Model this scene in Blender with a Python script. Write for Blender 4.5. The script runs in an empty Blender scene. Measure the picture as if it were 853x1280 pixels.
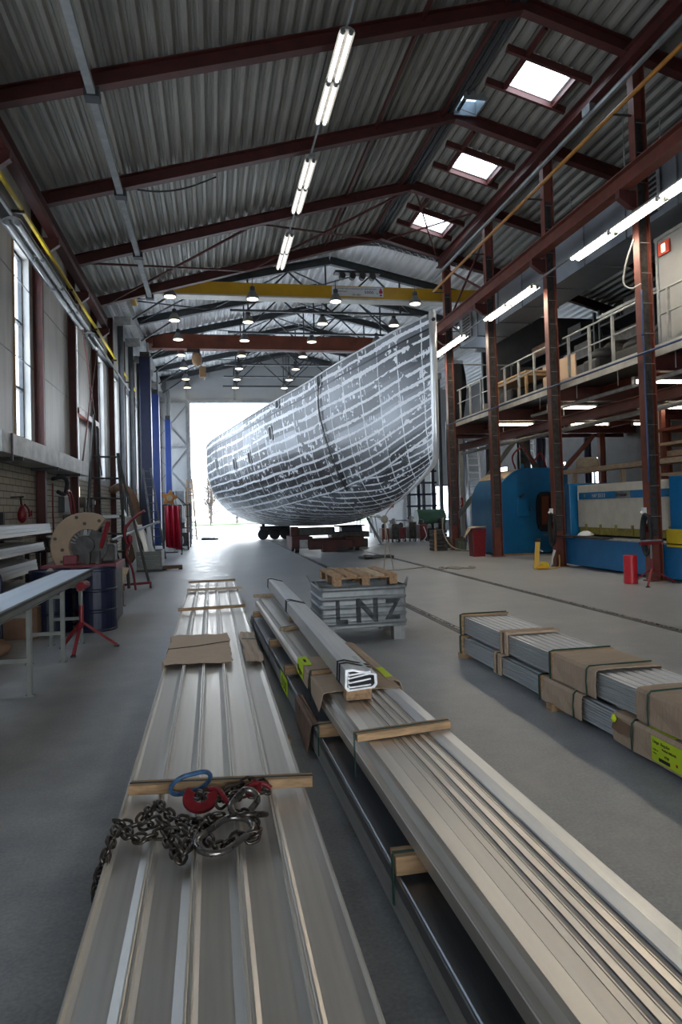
import bpy, bmesh, math, random
from mathutils import Vector, Matrix
random.seed(7)
C = bpy.context.scene.collection
SC = bpy.context.scene
PI = math.pi
V = Vector

# ------------------------------------------------------------------ materials
def _nt(name):
    m = bpy.data.materials.new(name); m.use_nodes = True
    nt = m.node_tree
    return m, nt, nt.nodes['Principled BSDF']
def sock(n, k, v):
    n.inputs[k].default_value = v
def noise(nt, scale, detail=4, stretch=(1, 1, 1), coord='Object', rough=.55):
    tc = nt.nodes.new('ShaderNodeTexCoord'); mp = nt.nodes.new('ShaderNodeMapping')
    sock(mp, 'Scale', stretch)
    nz = nt.nodes.new('ShaderNodeTexNoise'); sock(nz, 'Scale', scale); sock(nz, 'Detail', detail); sock(nz, 'Roughness', rough)
    nt.links.new(tc.outputs[coord], mp.inputs[0]); nt.links.new(mp.outputs[0], nz.inputs['Vector'])
    return nz
def ramp(nt, src, stops):
    r = nt.nodes.new('ShaderNodeValToRGB')
    e = r.color_ramp.elements
    while len(e) < len(stops): e.new(.5)
    for q, (p, c) in zip(e, stops):
        q.position = p; q.color = (*c, 1) if len(c) == 3 else c
    nt.links.new(src, r.inputs[0])
    return r
def mat(name, col, rough=.6, metal=0, var=.15, scale=6, stretch=(1, 1, 1), bump=0, rvar=0, col2=None, spec=None):
    m, nt, b = _nt(name)
    nz = noise(nt, scale, 5, stretch)
    c1 = tuple(max(0, x * (1 - var)) for x in col); c2 = col2 or tuple(min(1, x * (1 + var)) for x in col)
    r = ramp(nt, nz.outputs[0], [(.3, c1), (.7, c2)])
    nt.links.new(r.outputs[0], b.inputs['Base Color'])
    sock(b, 'Roughness', rough); sock(b, 'Metallic', metal)
    if spec is not None: sock(b, 'Specular IOR Level', spec)
    if rvar:
        rr = ramp(nt, nz.outputs[0], [(.3, (rough - rvar,) * 3), (.7, (rough + rvar,) * 3)])
        nt.links.new(rr.outputs[0], b.inputs['Roughness'])
    if bump:
        bp = nt.nodes.new('ShaderNodeBump'); sock(bp, 'Strength', bump); sock(bp, 'Distance', .01)
        nt.links.new(nz.outputs[0], bp.inputs['Height']); nt.links.new(bp.outputs[0], b.inputs['Normal'])
    return m
def emit(name, col, s):
    m, nt, b = _nt(name)
    sock(b, 'Base Color', (*col, 1)); sock(b, 'Emission Color', (*col, 1)); sock(b, 'Emission Strength', s)
    return m
def glass(name, tint, trans=.85, rough=.05, diffuse=.0):
    m, nt, b = _nt(name)
    nt.nodes.remove(b)
    o = nt.nodes['Material Output']
    t = nt.nodes.new('ShaderNodeBsdfTransparent'); sock(t, 'Color', (*tint, 1))
    g = nt.nodes.new('ShaderNodeBsdfGlossy'); sock(g, 'Roughness', rough)
    mx = nt.nodes.new('ShaderNodeMixShader'); sock(mx, 0, 1 - trans)
    nt.links.new(t.outputs[0], mx.inputs[1]); nt.links.new(g.outputs[0], mx.inputs[2])
    nt.links.new(mx.outputs[0], o.inputs[0])
    return m

M = {}
def setup_materials():
    M['red'] = mat('red_oxide_paint', (.072, .014, .011), .55, 0, .3, 3, bump=.05)
    M['red_col'] = mat('red_brown_column_paint', (.15, .04, .026), .5, 0, .25, 4, bump=.05)
    M['stem'] = mat('polished_stem_metal', (.82, .82, .82), .32, .55, .08, 4)
    M['fascia'] = mat('pale_edge_paint', (.50, .49, .46), .6, 0, .2, 3)
    M['cabin'] = mat('grey_cabin_panel', (.26, .26, .26), .6, 0, .1, 2)
    M['alu_matte'] = mat('dull_aluminium_edges', (.40, .39, .37), .5, .35, .15, 3, (9, .25, 9))
    M['shade'] = mat('lamp_shade_metal', (.16, .16, .155), .45, .3, .15)
    M['rust_dark'] = mat('dark_rust_red', (.07, .018, .014), .65, 0, .4, 3)
    M['olive'] = mat('dirty_olive_yellow', (.26, .22, .05), .6, 0, .3, 8)
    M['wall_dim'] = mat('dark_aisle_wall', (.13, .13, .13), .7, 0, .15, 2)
    M['rust'] = mat('rust_red_primer', (.16, .04, .02), .65, 0, .3, 2)
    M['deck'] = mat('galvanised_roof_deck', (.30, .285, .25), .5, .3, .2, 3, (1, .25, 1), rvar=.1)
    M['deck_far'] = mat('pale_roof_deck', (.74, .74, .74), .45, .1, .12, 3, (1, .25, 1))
    M['steel_dark'] = mat('dark_grey_steel', (.055, .06, .065), .5, .2, .25, 4)
    M['steel_grey'] = mat('grey_painted_steel', (.25, .26, .26), .5, .2, .2, 5)
    M['galv'] = mat('galvanised_steel', (.25, .265, .27), .5, .5, .25, 9, rvar=.12)
    M['galv_dull'] = mat('dull_galvanised', (.36, .36, .35), .6, .35, .25, 6, rvar=.1)
    M['alu'] = mat('mill_finish_aluminium', (.66, .62, .565), .38, .74, .09, 3, (9, .25, 9), rvar=.08)
    M['alu2'] = mat('aluminium_profile', (.62, .63, .64), .38, .65, .12, 3, (9, .25, 9), rvar=.08)
    M['alu_tan'] = mat('tan_aluminium', (.60, .565, .52), .37, .78, .07, 3, (9, .25, 9), rvar=.08)  # aluminium with a slightly tan base and lengthwise streaks
    M['alu_dark'] = mat('dark_aluminium', (.24, .25, .27), .36, .8, .15, 3, (9, .25, 9))
    M['wood'] = mat('sawn_pine', (.40, .25, .13), .75, 0, .3, 6, (1, 8, 8), bump=.1)
    M['wood_old'] = mat('weathered_pallet_wood', (.36, .22, .12), .8, 0, .35, 5, (8, 1, 8), bump=.15)
    M['wood_pale'] = mat('pale_pallet_board', (.48, .36, .24), .8, 0, .25, 5, (8, 1, 8), bump=.15)
    M['card'] = mat('brown_cardboard', (.50, .36, .25), .8, 0, .12, 8, (1, 12, 1), bump=.05)
    M['card_dark'] = mat('dark_brown_cardboard', (.20, .115, .07), .8, 0, .15, 8, bump=.05)
    M['yellow_label'] = mat('fluorescent_yellow_paper', (.62, .78, .02), .7, 0, .05, 4)
    M['ink'] = mat('black_print', (.012, .012, .014), .7, 0, .05)
    M['ink_red'] = mat('red_print', (.45, .02, .03), .6, 0, .05)
    M['ink_white'] = mat('white_print', (.75, .77, .78), .6, 0, .05)
    M['ink_grey'] = mat('faded_grey_stencil_paint', (.075, .08, .085), .7, .2, .6, 7)
    M['strap'] = mat('dark_green_strap', (.01, .05, .035), .5, 0, .2)
    M['strap_black'] = mat('black_strap', (.015, .016, .018), .5, 0, .2)
    M['chain'] = mat('oiled_black_chain', (.09, .075, .065), .33, .85, .4, 30, rvar=.12)
    M['link'] = mat('worn_steel_ring', (.20, .185, .175), .3, .9, .35, 20, rvar=.1)
    M['red_gloss'] = mat('red_paint_worn', (.18, .009, .014), .42, .1, .3, 25)
    M['red_tube'] = mat('bright_red_paint', (.50, .012, .02), .4, 0, .08)
    M['blue_gloss'] = mat('blue_paint_worn', (.05, .12, .24), .4, .2, .4, 30)
    M['blue_m'] = mat('machine_blue_paint', (.004, .135, .33), .38, 0, .12, 3)
    M['blue_dark'] = mat('dark_blue_paint', (.006, .010, .034), .4, .1, .3, 5)
    M['blue_post'] = mat('deep_blue_post_paint', (.02, .05, .21), .35, .1, .12, 2)
    M['white_m'] = mat('off_white_machine_paint', (.55, .53, .47), .5, 0, .1, 4)
    M['white'] = mat('white_paint', (.72, .73, .74), .5, 0, .06, 4)
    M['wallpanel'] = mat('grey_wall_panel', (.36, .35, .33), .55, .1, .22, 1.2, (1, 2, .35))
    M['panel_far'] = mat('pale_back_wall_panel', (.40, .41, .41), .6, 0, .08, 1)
    M['gal_duct'] = mat('duct_sheet_metal', (.34, .37, .41), .4, .6, .15, 2, rvar=.08)
    M['concrete_box'] = mat('stained_grey_sheet', (.40, .39, .37), .55, .2, .35, 3, bump=.05)
    M['yellow'] = mat('crane_yellow', (.60, .33, .014), .4, 0, .08, 2)
    M['yellow_p'] = mat('yellow_rail_paint', (.55, .40, .02), .45, 0, .15, 4)
    M['orange'] = mat('orange_pipe_paint', (.42, .17, .02), .45, 0, .15, 4)
    M['black'] = mat('black_rubber', (.014, .014, .016), .6, 0, .3, 6)
    M['grime'] = mat('grimy_dark_steel', (.05, .047, .045), .5, .4, .5, 9)
    M['tan'] = mat('dusty_tan_plastic', (.27, .185, .115), .55, 0, .15, 5)
    M['maroon'] = mat('maroon_machine_paint', (.15, .02, .028), .5, 0, .25, 6)
    M['grey_leg'] = mat('grey_green_leg_paint', (.17, .18, .165), .5, .2, .15, 5)
    M['roller'] = mat('sky_tinted_roller', (.66, .70, .76), .4, .35, .1, 8)  # pale bluish colour stands in for sky reflected by the rollers
    M['cloth_dark'] = mat('dark_cloth', (.016, .016, .02), .9, 0, .3, 8)
    M['cloth_white'] = mat('white_sheet', (.68, .68, .66), .85, 0, .08, 8)
    M['curtain'] = mat('red_welding_curtain', (.42, .008, .03), .4, 0, .12, 3)
    M['canvas'] = mat('beige_canvas', (.34, .29, .22), .85, 0, .2, 5)
    M['tankgreen'] = mat('dark_green_paint', (.03, .09, .05), .5, 0, .2)
    M['bucket'] = mat('grey_green_plastic', (.14, .16, .12), .6, 0, .2)
    M['rope'] = mat('pale_rope', (.30, .26, .20), .9, 0, .2, 20)
    M['cable_blue'] = mat('blue_cable', (.04, .07, .16), .5, 0, .2)
    M['asphalt'] = mat('pale_yard_concrete', (.50, .50, .50), .8, 0, .08, .5)
    M['grass'] = mat('pale_grass', (.075, .095, .045), .9, 0, .15, .8)
    M['twig'] = mat('bare_twigs', (.115, .09, .075), .9, 0, .15, 1)
    M['tube_on'] = emit('lit_fluorescent_tube', (1, .90, .73), 26)
    M['tube_c'] = emit('lit_cool_tube', (1, .95, .88), 1.1)
    M['tube_m'] = emit('lit_warm_tube', (1, .86, .66), 8)
    M['tube_off'] = mat('unlit_tube_cover', (.50, .51, .51), .25, .1, .05)
    M['bulb'] = emit('lit_lamp_glass', (1, .88, .62), 3.0)
    M['sign_red'] = mat('red_sign', (.55, .05, .02), .5, 0, .05)
    M['sign_lit'] = emit('lit_exit_pictogram', (1, .8, .5), 1.2)
    M['glass'] = glass('window_glass', (.93, .96, 1.0))
    M['skyglass'] = glass('skylight_dome', (1, .99, .99), .95)
    M['hatchglass'] = glass('dusty_hatch_glazing', (.50, .56, .62), .85, .3)
    M['floor'] = floor_mat(); M['brick'] = brick_mat(); M['hull'] = hull_mat()

def floor_mat():
    m, nt, b = _nt('worn_concrete_floor')
    big = noise(nt, .35, 6); mid = noise(nt, 2.2, 8, rough=.7); fine = noise(nt, 60, 3)
    r1 = ramp(nt, big.outputs[0], [(.3, (.32, .325, .33)), (.7, (.42, .415, .40))])
    r2 = ramp(nt, mid.outputs[0], [(.35, (.72, .72, .74)), (.65, (1.08, 1.07, 1.05))])
    r3 = ramp(nt, fine.outputs[0], [(.35, (.86, .86, .86)), (.7, (1.12, 1.12, 1.12))])
    a = nt.nodes.new('ShaderNodeMixRGB'); a.blend_type = 'MULTIPLY'; sock(a, 0, 1)
    c = nt.nodes.new('ShaderNodeMixRGB'); c.blend_type = 'MULTIPLY'; sock(c, 0, 1)
    L = nt.links
    L.new(r1.outputs[0], a.inputs[1]); L.new(r2.outputs[0], a.inputs[2])
    L.new(a.outputs[0], c.inputs[1]); L.new(r3.outputs[0], c.inputs[2])
    L.new(c.outputs[0], b.inputs['Base Color'])
    sock(b, 'Specular IOR Level', .38)
    rr = ramp(nt, mid.outputs[0], [(.3, (.30,) * 3), (.7, (.52,) * 3)]); L.new(rr.outputs[0], b.inputs['Roughness'])
    bp = nt.nodes.new('ShaderNodeBump'); sock(bp, 'Strength', .12); sock(bp, 'Distance', .004)
    L.new(fine.outputs[0], bp.inputs['Height']); L.new(bp.outputs[0], b.inputs['Normal'])
    return m

def brick_mat():
    m, nt, b = _nt('pale_brick')
    tc = nt.nodes.new('ShaderNodeTexCoord'); sx = nt.nodes.new('ShaderNodeSeparateXYZ'); cb = nt.nodes.new('ShaderNodeCombineXYZ')
    br = nt.nodes.new('ShaderNodeTexBrick')
    L = nt.links
    L.new(tc.outputs['Object'], sx.inputs[0]); L.new(sx.outputs['Y'], cb.inputs['X']); L.new(sx.outputs['Z'], cb.inputs['Y'])
    L.new(cb.outputs[0], br.inputs['Vector'])
    sock(br, 'Color1', (.40, .34, .25, 1)); sock(br, 'Color2', (.33, .28, .21, 1)); sock(br, 'Mortar', (.10, .085, .07, 1))
    sock(br, 'Scale', 1); sock(br, 'Brick Width', .42); sock(br, 'Row Height', .135); sock(br, 'Mortar Size', .011)
    L.new(br.outputs['Color'], b.inputs['Base Color']); sock(b, 'Roughness', .8)
    bp = nt.nodes.new('ShaderNodeBump'); sock(bp, 'Strength', .4); sock(bp, 'Distance', .01); bp.invert = True
    L.new(br.outputs['Fac'], bp.inputs['Height']); L.new(bp.outputs[0], b.inputs['Normal'])
    return m

def hull_mat():
    # bare aluminium plating; bright ground weld seams follow the hull's own frame / stringer coordinates (UV: metres aft, girth)
    m, nt, b = _nt('bare_aluminium_plating_with_ground_welds')
    L = nt.links
    N = nt.nodes.new
    uv = N('ShaderNodeUVMap'); uv.uv_map = 'UVMap'
    sp = N('ShaderNodeSeparateXYZ'); L.new(uv.outputs[0], sp.inputs[0])
    def math_(op, a, bb=None, cc=None):
        n = N('ShaderNodeMath'); n.operation = op
        for i, x in enumerate((a, bb, cc)):
            if x is None: continue
            if isinstance(x, (int, float)): n.inputs[i].default_value = x
            else: L.new(x, n.inputs[i])
        return n.outputs[0]
    def nz(sx, sy, sc, det=3, off=0):
        mp = N('ShaderNodeMapping'); sock(mp, 'Scale', (sx, sy, 1)); sock(mp, 'Location', (off, off * .7, 0))
        L.new(uv.outputs[0], mp.inputs[0])
        t = N('ShaderNodeTexNoise'); sock(t, 'Scale', sc); sock(t, 'Detail', det); L.new(mp.outputs[0], t.inputs['Vector'])
        return t.outputs[0]
    u, v = sp.outputs['X'], sp.outputs['Y']          # u: metres along, v: 0 sheer .. 1 keel
    wob_u = nz(.35, 9, 1.0, 2); wob_v = nz(.45, 2, 1.0, 3, 5)
    # frames
    uu = math_('ADD', u, math_('MULTIPLY', math_('SUBTRACT', wob_u, .5), .10))
    fu = math_('ABSOLUTE', math_('SUBTRACT', math_('FRACT', math_('DIVIDE', uu, .92)), .5))      # 0 at seam centre
    fu = math_('MULTIPLY', fu, .92)
    rough_edge = nz(6, 40, 1.0, 4, 9)
    amp_u = nz(.9, 6, 1.0, 2, 17)
    wu = math_('MULTIPLY', math_('ADD', math_('MULTIPLY', rough_edge, .055), .006), math_('ADD', amp_u, .12))
    band_u = math_('MULTIPLY', math_('LESS_THAN', fu, wu), math_('ADD', math_('MULTIPLY', math_('GREATER_THAN', nz(2.2, 12, 1.0, 3, 97), .45), .5), .5))
    SV = .058
    # stringer seams
    below = math_('GREATER_THAN', v, .62)
    vv = math_('ADD', math_('ADD', v, math_('MULTIPLY', math_('SUBTRACT', wob_v, .5), .026)), math_('MULTIPLY', below, math_('MULTIPLY', u, .045)))
    fv = math_('ABSOLUTE', math_('SUBTRACT', math_('FRACT', math_('DIVIDE', vv, SV)), .5))
    fv = math_('MULTIPLY', fv, SV)
    edge2 = nz(9, 60, 1.0, 5, 3); amp = nz(.55, 14, 1.0, 3, 23)
    wv = math_('MULTIPLY', math_('ADD', math_('MULTIPLY', edge2, .014), .0015), math_('MULTIPLY', math_('POWER', math_('ADD', amp, .12), 1.6), 1.7))
    gap = math_('GREATER_THAN', nz(1.3, 16, 1.0, 3, 93), .36)
    band_v = math_('MULTIPLY', math_('LESS_THAN', fv, wv), gap)
    # scattered grinder patches between seams
    p1 = nz(5.0, 30, 1.0, 6, 31); p2 = nz(.8, 9, 1.0, 2, 41)
    patch = math_('MULTIPLY', math_('GREATER_THAN', p1, .57), math_('GREATER_THAN', p2, .56))
    # comb of short vertical marks under seams
    comb = math_('MULTIPLY', math_('GREATER_THAN', nz(11, 12, 1.0, 2, 51), .58), math_('GREATER_THAN', nz(1.1, 18, 1.0, 2, 61), .57))
    mask = math_('MAXIMUM', math_('MAXIMUM', band_u, band_v), math_('MAXIMUM', patch, math_('MULTIPLY', comb, .85)))
    # rubbing strake: thin dark double line below the sheer
    rub = math_('LESS_THAN', math_('ABSOLUTE', math_('SUBTRACT', v, .054)), .0036)
    # plates: each plate has its own grey
    pu = math_('FLOOR', math_('ADD', math_('DIVIDE', u, .92 * 3), .5)); pv = math_('FLOOR', math_('ADD', math_('DIVIDE', v, SV * 2), .5))
    cb = N('ShaderNodeCombineXYZ'); L.new(pu, cb.inputs[0]); L.new(pv, cb.inputs[1])
    wn = N('ShaderNodeTexWhiteNoise'); wn.noise_dimensions = '2D'; L.new(cb.outputs[0], wn.inputs['Vector'])
    smear = nz(1.2, 5, 1.0, 5, 71)
    g = math_('ADD', math_('MULTIPLY', math_('POWER', wn.outputs[0], 2), .20), math_('ADD', math_('MULTIPLY', smear, .15), .006))
    plate = N('ShaderNodeCombineXYZ')
    L.new(math_('MULTIPLY', g, .95), plate.inputs[0]); L.new(g, plate.inputs[1]); L.new(math_('MULTIPLY', g, 1.07), plate.inputs[2])
    mx = N('ShaderNodeMixRGB'); L.new(mask, mx.inputs[0]); L.new(plate.outputs[0], mx.inputs[1]); sock(mx, 'Color2', (.95, .97, 1.0, 1))
    mx2 = N('ShaderNodeMixRGB'); L.new(rub, mx2.inputs[0]); L.new(mx.outputs[0], mx2.inputs[1]); sock(mx2, 'Color2', (.03, .03, .035, 1))
    L.new(mx2.outputs[0], b.inputs['Base Color'])
    L.new(math_('ADD', math_('MULTIPLY', mask, .16), math_('ADD', math_('MULTIPLY', smear, .22), .25)), b.inputs['Roughness'])
    L.new(math_('SUBTRACT', .92, math_('MULTIPLY', mask, .72)), b.inputs['Metallic'])
    bp = N('ShaderNodeBump'); sock(bp, 'Strength', .35); sock(bp, 'Distance', .02)
    L.new(math_('ADD', math_('MULTIPLY', mask, .5), nz(1.5, 10, 1.0, 2, 81)), bp.inputs['Height']); L.new(bp.outputs[0], b.inputs['Normal'])
    return m

# ------------------------------------------------------------------ mesh helpers
class MB:
    def __init__(s): s.v = []; s.f = []
    def add(s, vs, fs):
        n = len(s.v); s.v += [tuple(p) for p in vs]; s.f += [tuple(i + n for i in f) for f in fs]; return s
    def box(s, x0, x1, y0, y1, z0, z1):
        vs = [(x, y, z) for z in (z0, z1) for y in (y0, y1) for x in (x0, x1)]
        return s.add(vs, [(0, 2, 3, 1), (4, 5, 7, 6), (0, 1, 5, 4), (2, 6, 7, 3), (0, 4, 6, 2), (1, 3, 7, 5)])
    def bar(s, p0, p1, w, h, up=(0, 0, 1)):
        return s.beam([(-w / 2, -h / 2), (w / 2, -h / 2), (w / 2, h / 2), (-w / 2, h / 2)], p0, p1, up)
    def beam(s, prof, p0, p1, up=(0, 0, 1), caps=True):
        p0, p1 = V(p0), V(p1); d = (p1 - p0).normalized(); up = V(up)
        x = d.cross(up)
        if x.length < 1e-4: x = d.cross(V((0, 1, 0)))
        x.normalize(); z = x.cross(d).normalized(); n = len(prof)
        vs = [p0 + x * a + z * b for a, b in prof] + [p1 + x * a + z * b for a, b in prof]
        fs = [(i, (i + 1) % n, n + (i + 1) % n, n + i) for i in range(n)]
        if caps: fs += [tuple(range(n - 1, -1, -1)), tuple(range(n, 2 * n))]
        return s.add(vs, fs)
    def cyl(s, p0, p1, r, r1=None, n=12, caps=True):
        r1 = r if r1 is None else r1
        p0, p1 = V(p0), V(p1); d = (p1 - p0).normalized()
        x = d.cross(V((0, 0, 1)))
        if x.length < 1e-4: x = V((1, 0, 0))
        x.normalize(); y = d.cross(x)
        vs = [p0 + (x * math.cos(2 * PI * i / n) + y * math.sin(2 * PI * i / n)) * r for i in range(n)]
        vs += [p1 + (x * math.cos(2 * PI * i / n) + y * math.sin(2 * PI * i / n)) * r1 for i in range(n)]
        fs = [(i, (i + 1) % n, n + (i + 1) % n, n + i) for i in range(n)]
        if caps: fs += [tuple(range(n - 1, -1, -1)), tuple(range(n, 2 * n))]
        return s.add(vs, fs)
    def tube(s, pts, r, n=8, closed=False):
        pts = [V(p) for p in pts]; m = len(pts); rings = []; x = None
        for i, p in enumerate(pts):
            a = pts[(i - 1) % m] if closed or i else p; b = pts[(i + 1) % m] if closed or i < m - 1 else p
            d = (b - a).normalized()
            if x is None:
                x = d.cross(V((0, 0, 1)))
                if x.length < 1e-3: x = d.cross(V((0, 1, 0)))
            x = (x - d * x.dot(d)).normalized(); y = d.cross(x)
            rr = r[i] if isinstance(r, (list, tuple)) else r
            rings.append([p + (x * math.cos(2 * PI * k / n) + y * math.sin(2 * PI * k / n)) * rr for k in range(n)])
        vs = [q for ring in rings for q in ring]; fs = []
        for i in range(m if closed else m - 1):
            j = (i + 1) % m
            fs += [(i * n + k, i * n + (k + 1) % n, j * n + (k + 1) % n, j * n + k) for k in range(n)]
        if not closed: fs += [tuple(range(n - 1, -1, -1)), tuple((m - 1) * n + k for k in range(n))]
        return s.add(vs, fs)
    def lathe(s, prof, c=(0, 0, 0), n=20):
        vs = []; m = len(prof)
        for r, z in prof:
            vs += [(c[0] + r * math.cos(2 * PI * i / n), c[1] + r * math.sin(2 * PI * i / n), c[2] + z) for i in range(n)]
        fs = [(j * n + i, j * n + (i + 1) % n, (j + 1) * n + (i + 1) % n, (j + 1) * n + i) for j in range(m - 1) for i in range(n)]
        fs += [tuple(range(n - 1, -1, -1)), tuple((m - 1) * n + i for i in range(n))]
        return s.add(vs, fs)
    def ext(s, prof, y0, y1):                       # XZ outline extruded along Y
        n = len(prof)
        vs = [(x, y0, z) for x, z in prof] + [(x, y1, z) for x, z in prof]
        fs = [(i, (i + 1) % n, n + (i + 1) % n, n + i) for i in range(n)] + [tuple(range(n - 1, -1, -1)), tuple(range(n, 2 * n))]
        return s.add(vs, fs)
    def extx(s, prof, x0, x1):                      # YZ outline extruded along X
        n = len(prof)
        vs = [(x0, y, z) for y, z in prof] + [(x1, y, z) for y, z in prof]
        fs = [(i, (i + 1) % n, n + (i + 1) % n, n + i) for i in range(n)] + [tuple(range(n - 1, -1, -1)), tuple(range(n, 2 * n))]
        return s.add(vs, fs)
    def sheet(s, grid, t=0.0):                      # rows of points -> surface (optionally with thickness, solidified later)
        m, n = len(grid), len(grid[0])
        vs = [p for r in grid for p in r]
        fs = [(i * n + j, i * n + j + 1, (i + 1) * n + j + 1, (i + 1) * n + j) for i in range(m - 1) for j in range(n - 1)]
        return s.add(vs, fs)
    def build(s, name, m, parent=None, smooth=False, bevel=0, solid=0):
        me = bpy.data.meshes.new(name); vs = s.v
        if parent is not None:
            o3 = parent_world(parent)
            vs = [(x - o3[0], y - o3[1], z - o3[2]) for x, y, z in vs]
        me.from_pydata(vs, [], s.f); me.update()
        bm = bmesh.new(); bm.from_mesh(me); bmesh.ops.recalc_face_normals(bm, faces=bm.faces); bm.to_mesh(me); bm.free()
        me.materials.append(M[m] if isinstance(m, str) else m)
        if smooth:
            for p in me.polygons: p.use_smooth = True
        o = bpy.data.objects.new(name, me); C.objects.link(o)
        if parent is not None: o.parent = parent
        if bevel:
            md = o.modifiers.new('bevel', 'BEVEL'); md.width = bevel; md.segments = 2; md.limit_method = 'ANGLE'
        if solid:
            md = o.modifiers.new('solid', 'SOLIDIFY'); md.thickness = solid; md.offset = 0
        return o
def parent_world(o):
    p = V((0, 0, 0))
    while o is not None: p = p + o.location; o = o.parent
    return p
def thing(name, label, cat, loc=(0, 0, 0), group=None):
    o = bpy.data.objects.new(name, None); C.objects.link(o); o.empty_display_size = .1
    o.location = loc; o['label'] = label; o['category'] = cat
    if group: o['group'] = group
    return o
def tag(o, label, cat, group=None, kind=None):
    o['label'] = label; o['category'] = cat
    if group: o['group'] = group
    if kind: o['kind'] = kind
    return o
def struct(o, label=None, cat=None):
    o['kind'] = 'structure'
    if label: o['label'] = label
    if cat: o['category'] = cat
    return o
def kids(o): return [c for c in C.objects if c.parent is o]
def copy_tree(o, parent=None):
    c = o.copy(); C.objects.link(c)
    if parent is not None: c.parent = parent
    for ch in kids(o): copy_tree(ch, c)
    return c
def ibeam(w, h, tf=.018, tw=.012):
    a, b = w / 2, h / 2
    return [(-a, -b), (a, -b), (a, -b + tf), (tw / 2, -b + tf), (tw / 2, b - tf), (a, b - tf), (a, b), (-a, b), (-a, b - tf), (-tw / 2, b - tf), (-tw / 2, -b + tf), (-a, -b + tf)]
def arc(cx, cz, r, a0, a1, n):
    return [(cx + r * math.cos(math.radians(a0 + (a1 - a0) * i / n)), cz + r * math.sin(math.radians(a0 + (a1 - a0) * i / n))) for i in range(n + 1)]
def smooth_path(pts, k=6):
    pts = [V(p) for p in pts]; out = []
    for i in range(len(pts) - 1):
        p0 = pts[max(i - 1, 0)]; p1 = pts[i]; p2 = pts[i + 1]; p3 = pts[min(i + 2, len(pts) - 1)]
        for j in range(k):
            t = j / k
            out.append(.5 * ((2 * p1) + (p2 - p0) * t + (2 * p0 - 5 * p1 + 4 * p2 - p3) * t * t + (3 * p1 - p0 - 3 * p2 + p3) * t ** 3))
    return out + [pts[-1]]
def text_mesh(txt, size, name, m, parent, origin, xdir, zdir, cond=1.0, align='LEFT', fn=None, thick=.0008, bold=0):
    """lettering laid on a surface: origin + xdir*u + zdir*v, as a thin solid"""
    cu = bpy.data.curves.new(name, 'FONT'); cu.body = txt; cu.size = size; cu.align_x = align; cu.offset = bold
    tmp = bpy.data.objects.new(name, cu); C.objects.link(tmp)
    dg = bpy.context.evaluated_depsgraph_get(); me = bpy.data.meshes.new_from_object(tmp.evaluated_get(dg))
    C.objects.unlink(tmp); bpy.data.objects.remove(tmp)
    bm = bmesh.new(); bm.from_mesh(me)
    if fn:
        zs = [k * .01 for k in range(-2, int(size / .01) + 3)]
        for z in zs:
            bmesh.ops.bisect_plane(bm, geom=bm.verts[:] + bm.edges[:] + bm.faces[:], plane_co=(0, z, 0), plane_no=(0, 1, 0))
    x, z = V(xdir).normalized(), V(zdir).normalized(); nrm = x.cross(z)
    o3 = parent_world(parent) if parent else V((0, 0, 0))
    for vt in bm.verts:
        p = V(origin) + x * (vt.co.x * cond) + z * vt.co.y
        if fn: p = fn(p)
        vt.co = p - o3
    bm.to_mesh(me); bm.free(); me.materials.clear(); me.materials.append(M[m])
    o = bpy.data.objects.new(name, me); C.objects.link(o); o.parent = parent
    md = o.modifiers.new('solid', 'SOLIDIFY'); md.thickness = thick; md.offset = 1
    return o
ORD = ['nearest', 'second', 'third', 'fourth', 'fifth', 'sixth', 'seventh', 'eighth', 'ninth', 'tenth']
setup_materials()
FY = [12.45, 16.3, 20.15, 24.0]          # near-hall frames
NR = lambda x: 11.78 - .278 * abs(x - 6.35)   # underside of near roof deck
FR = lambda x: 11.72 - .222 * abs(x - 4.9)    # underside of far roof deck

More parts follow.
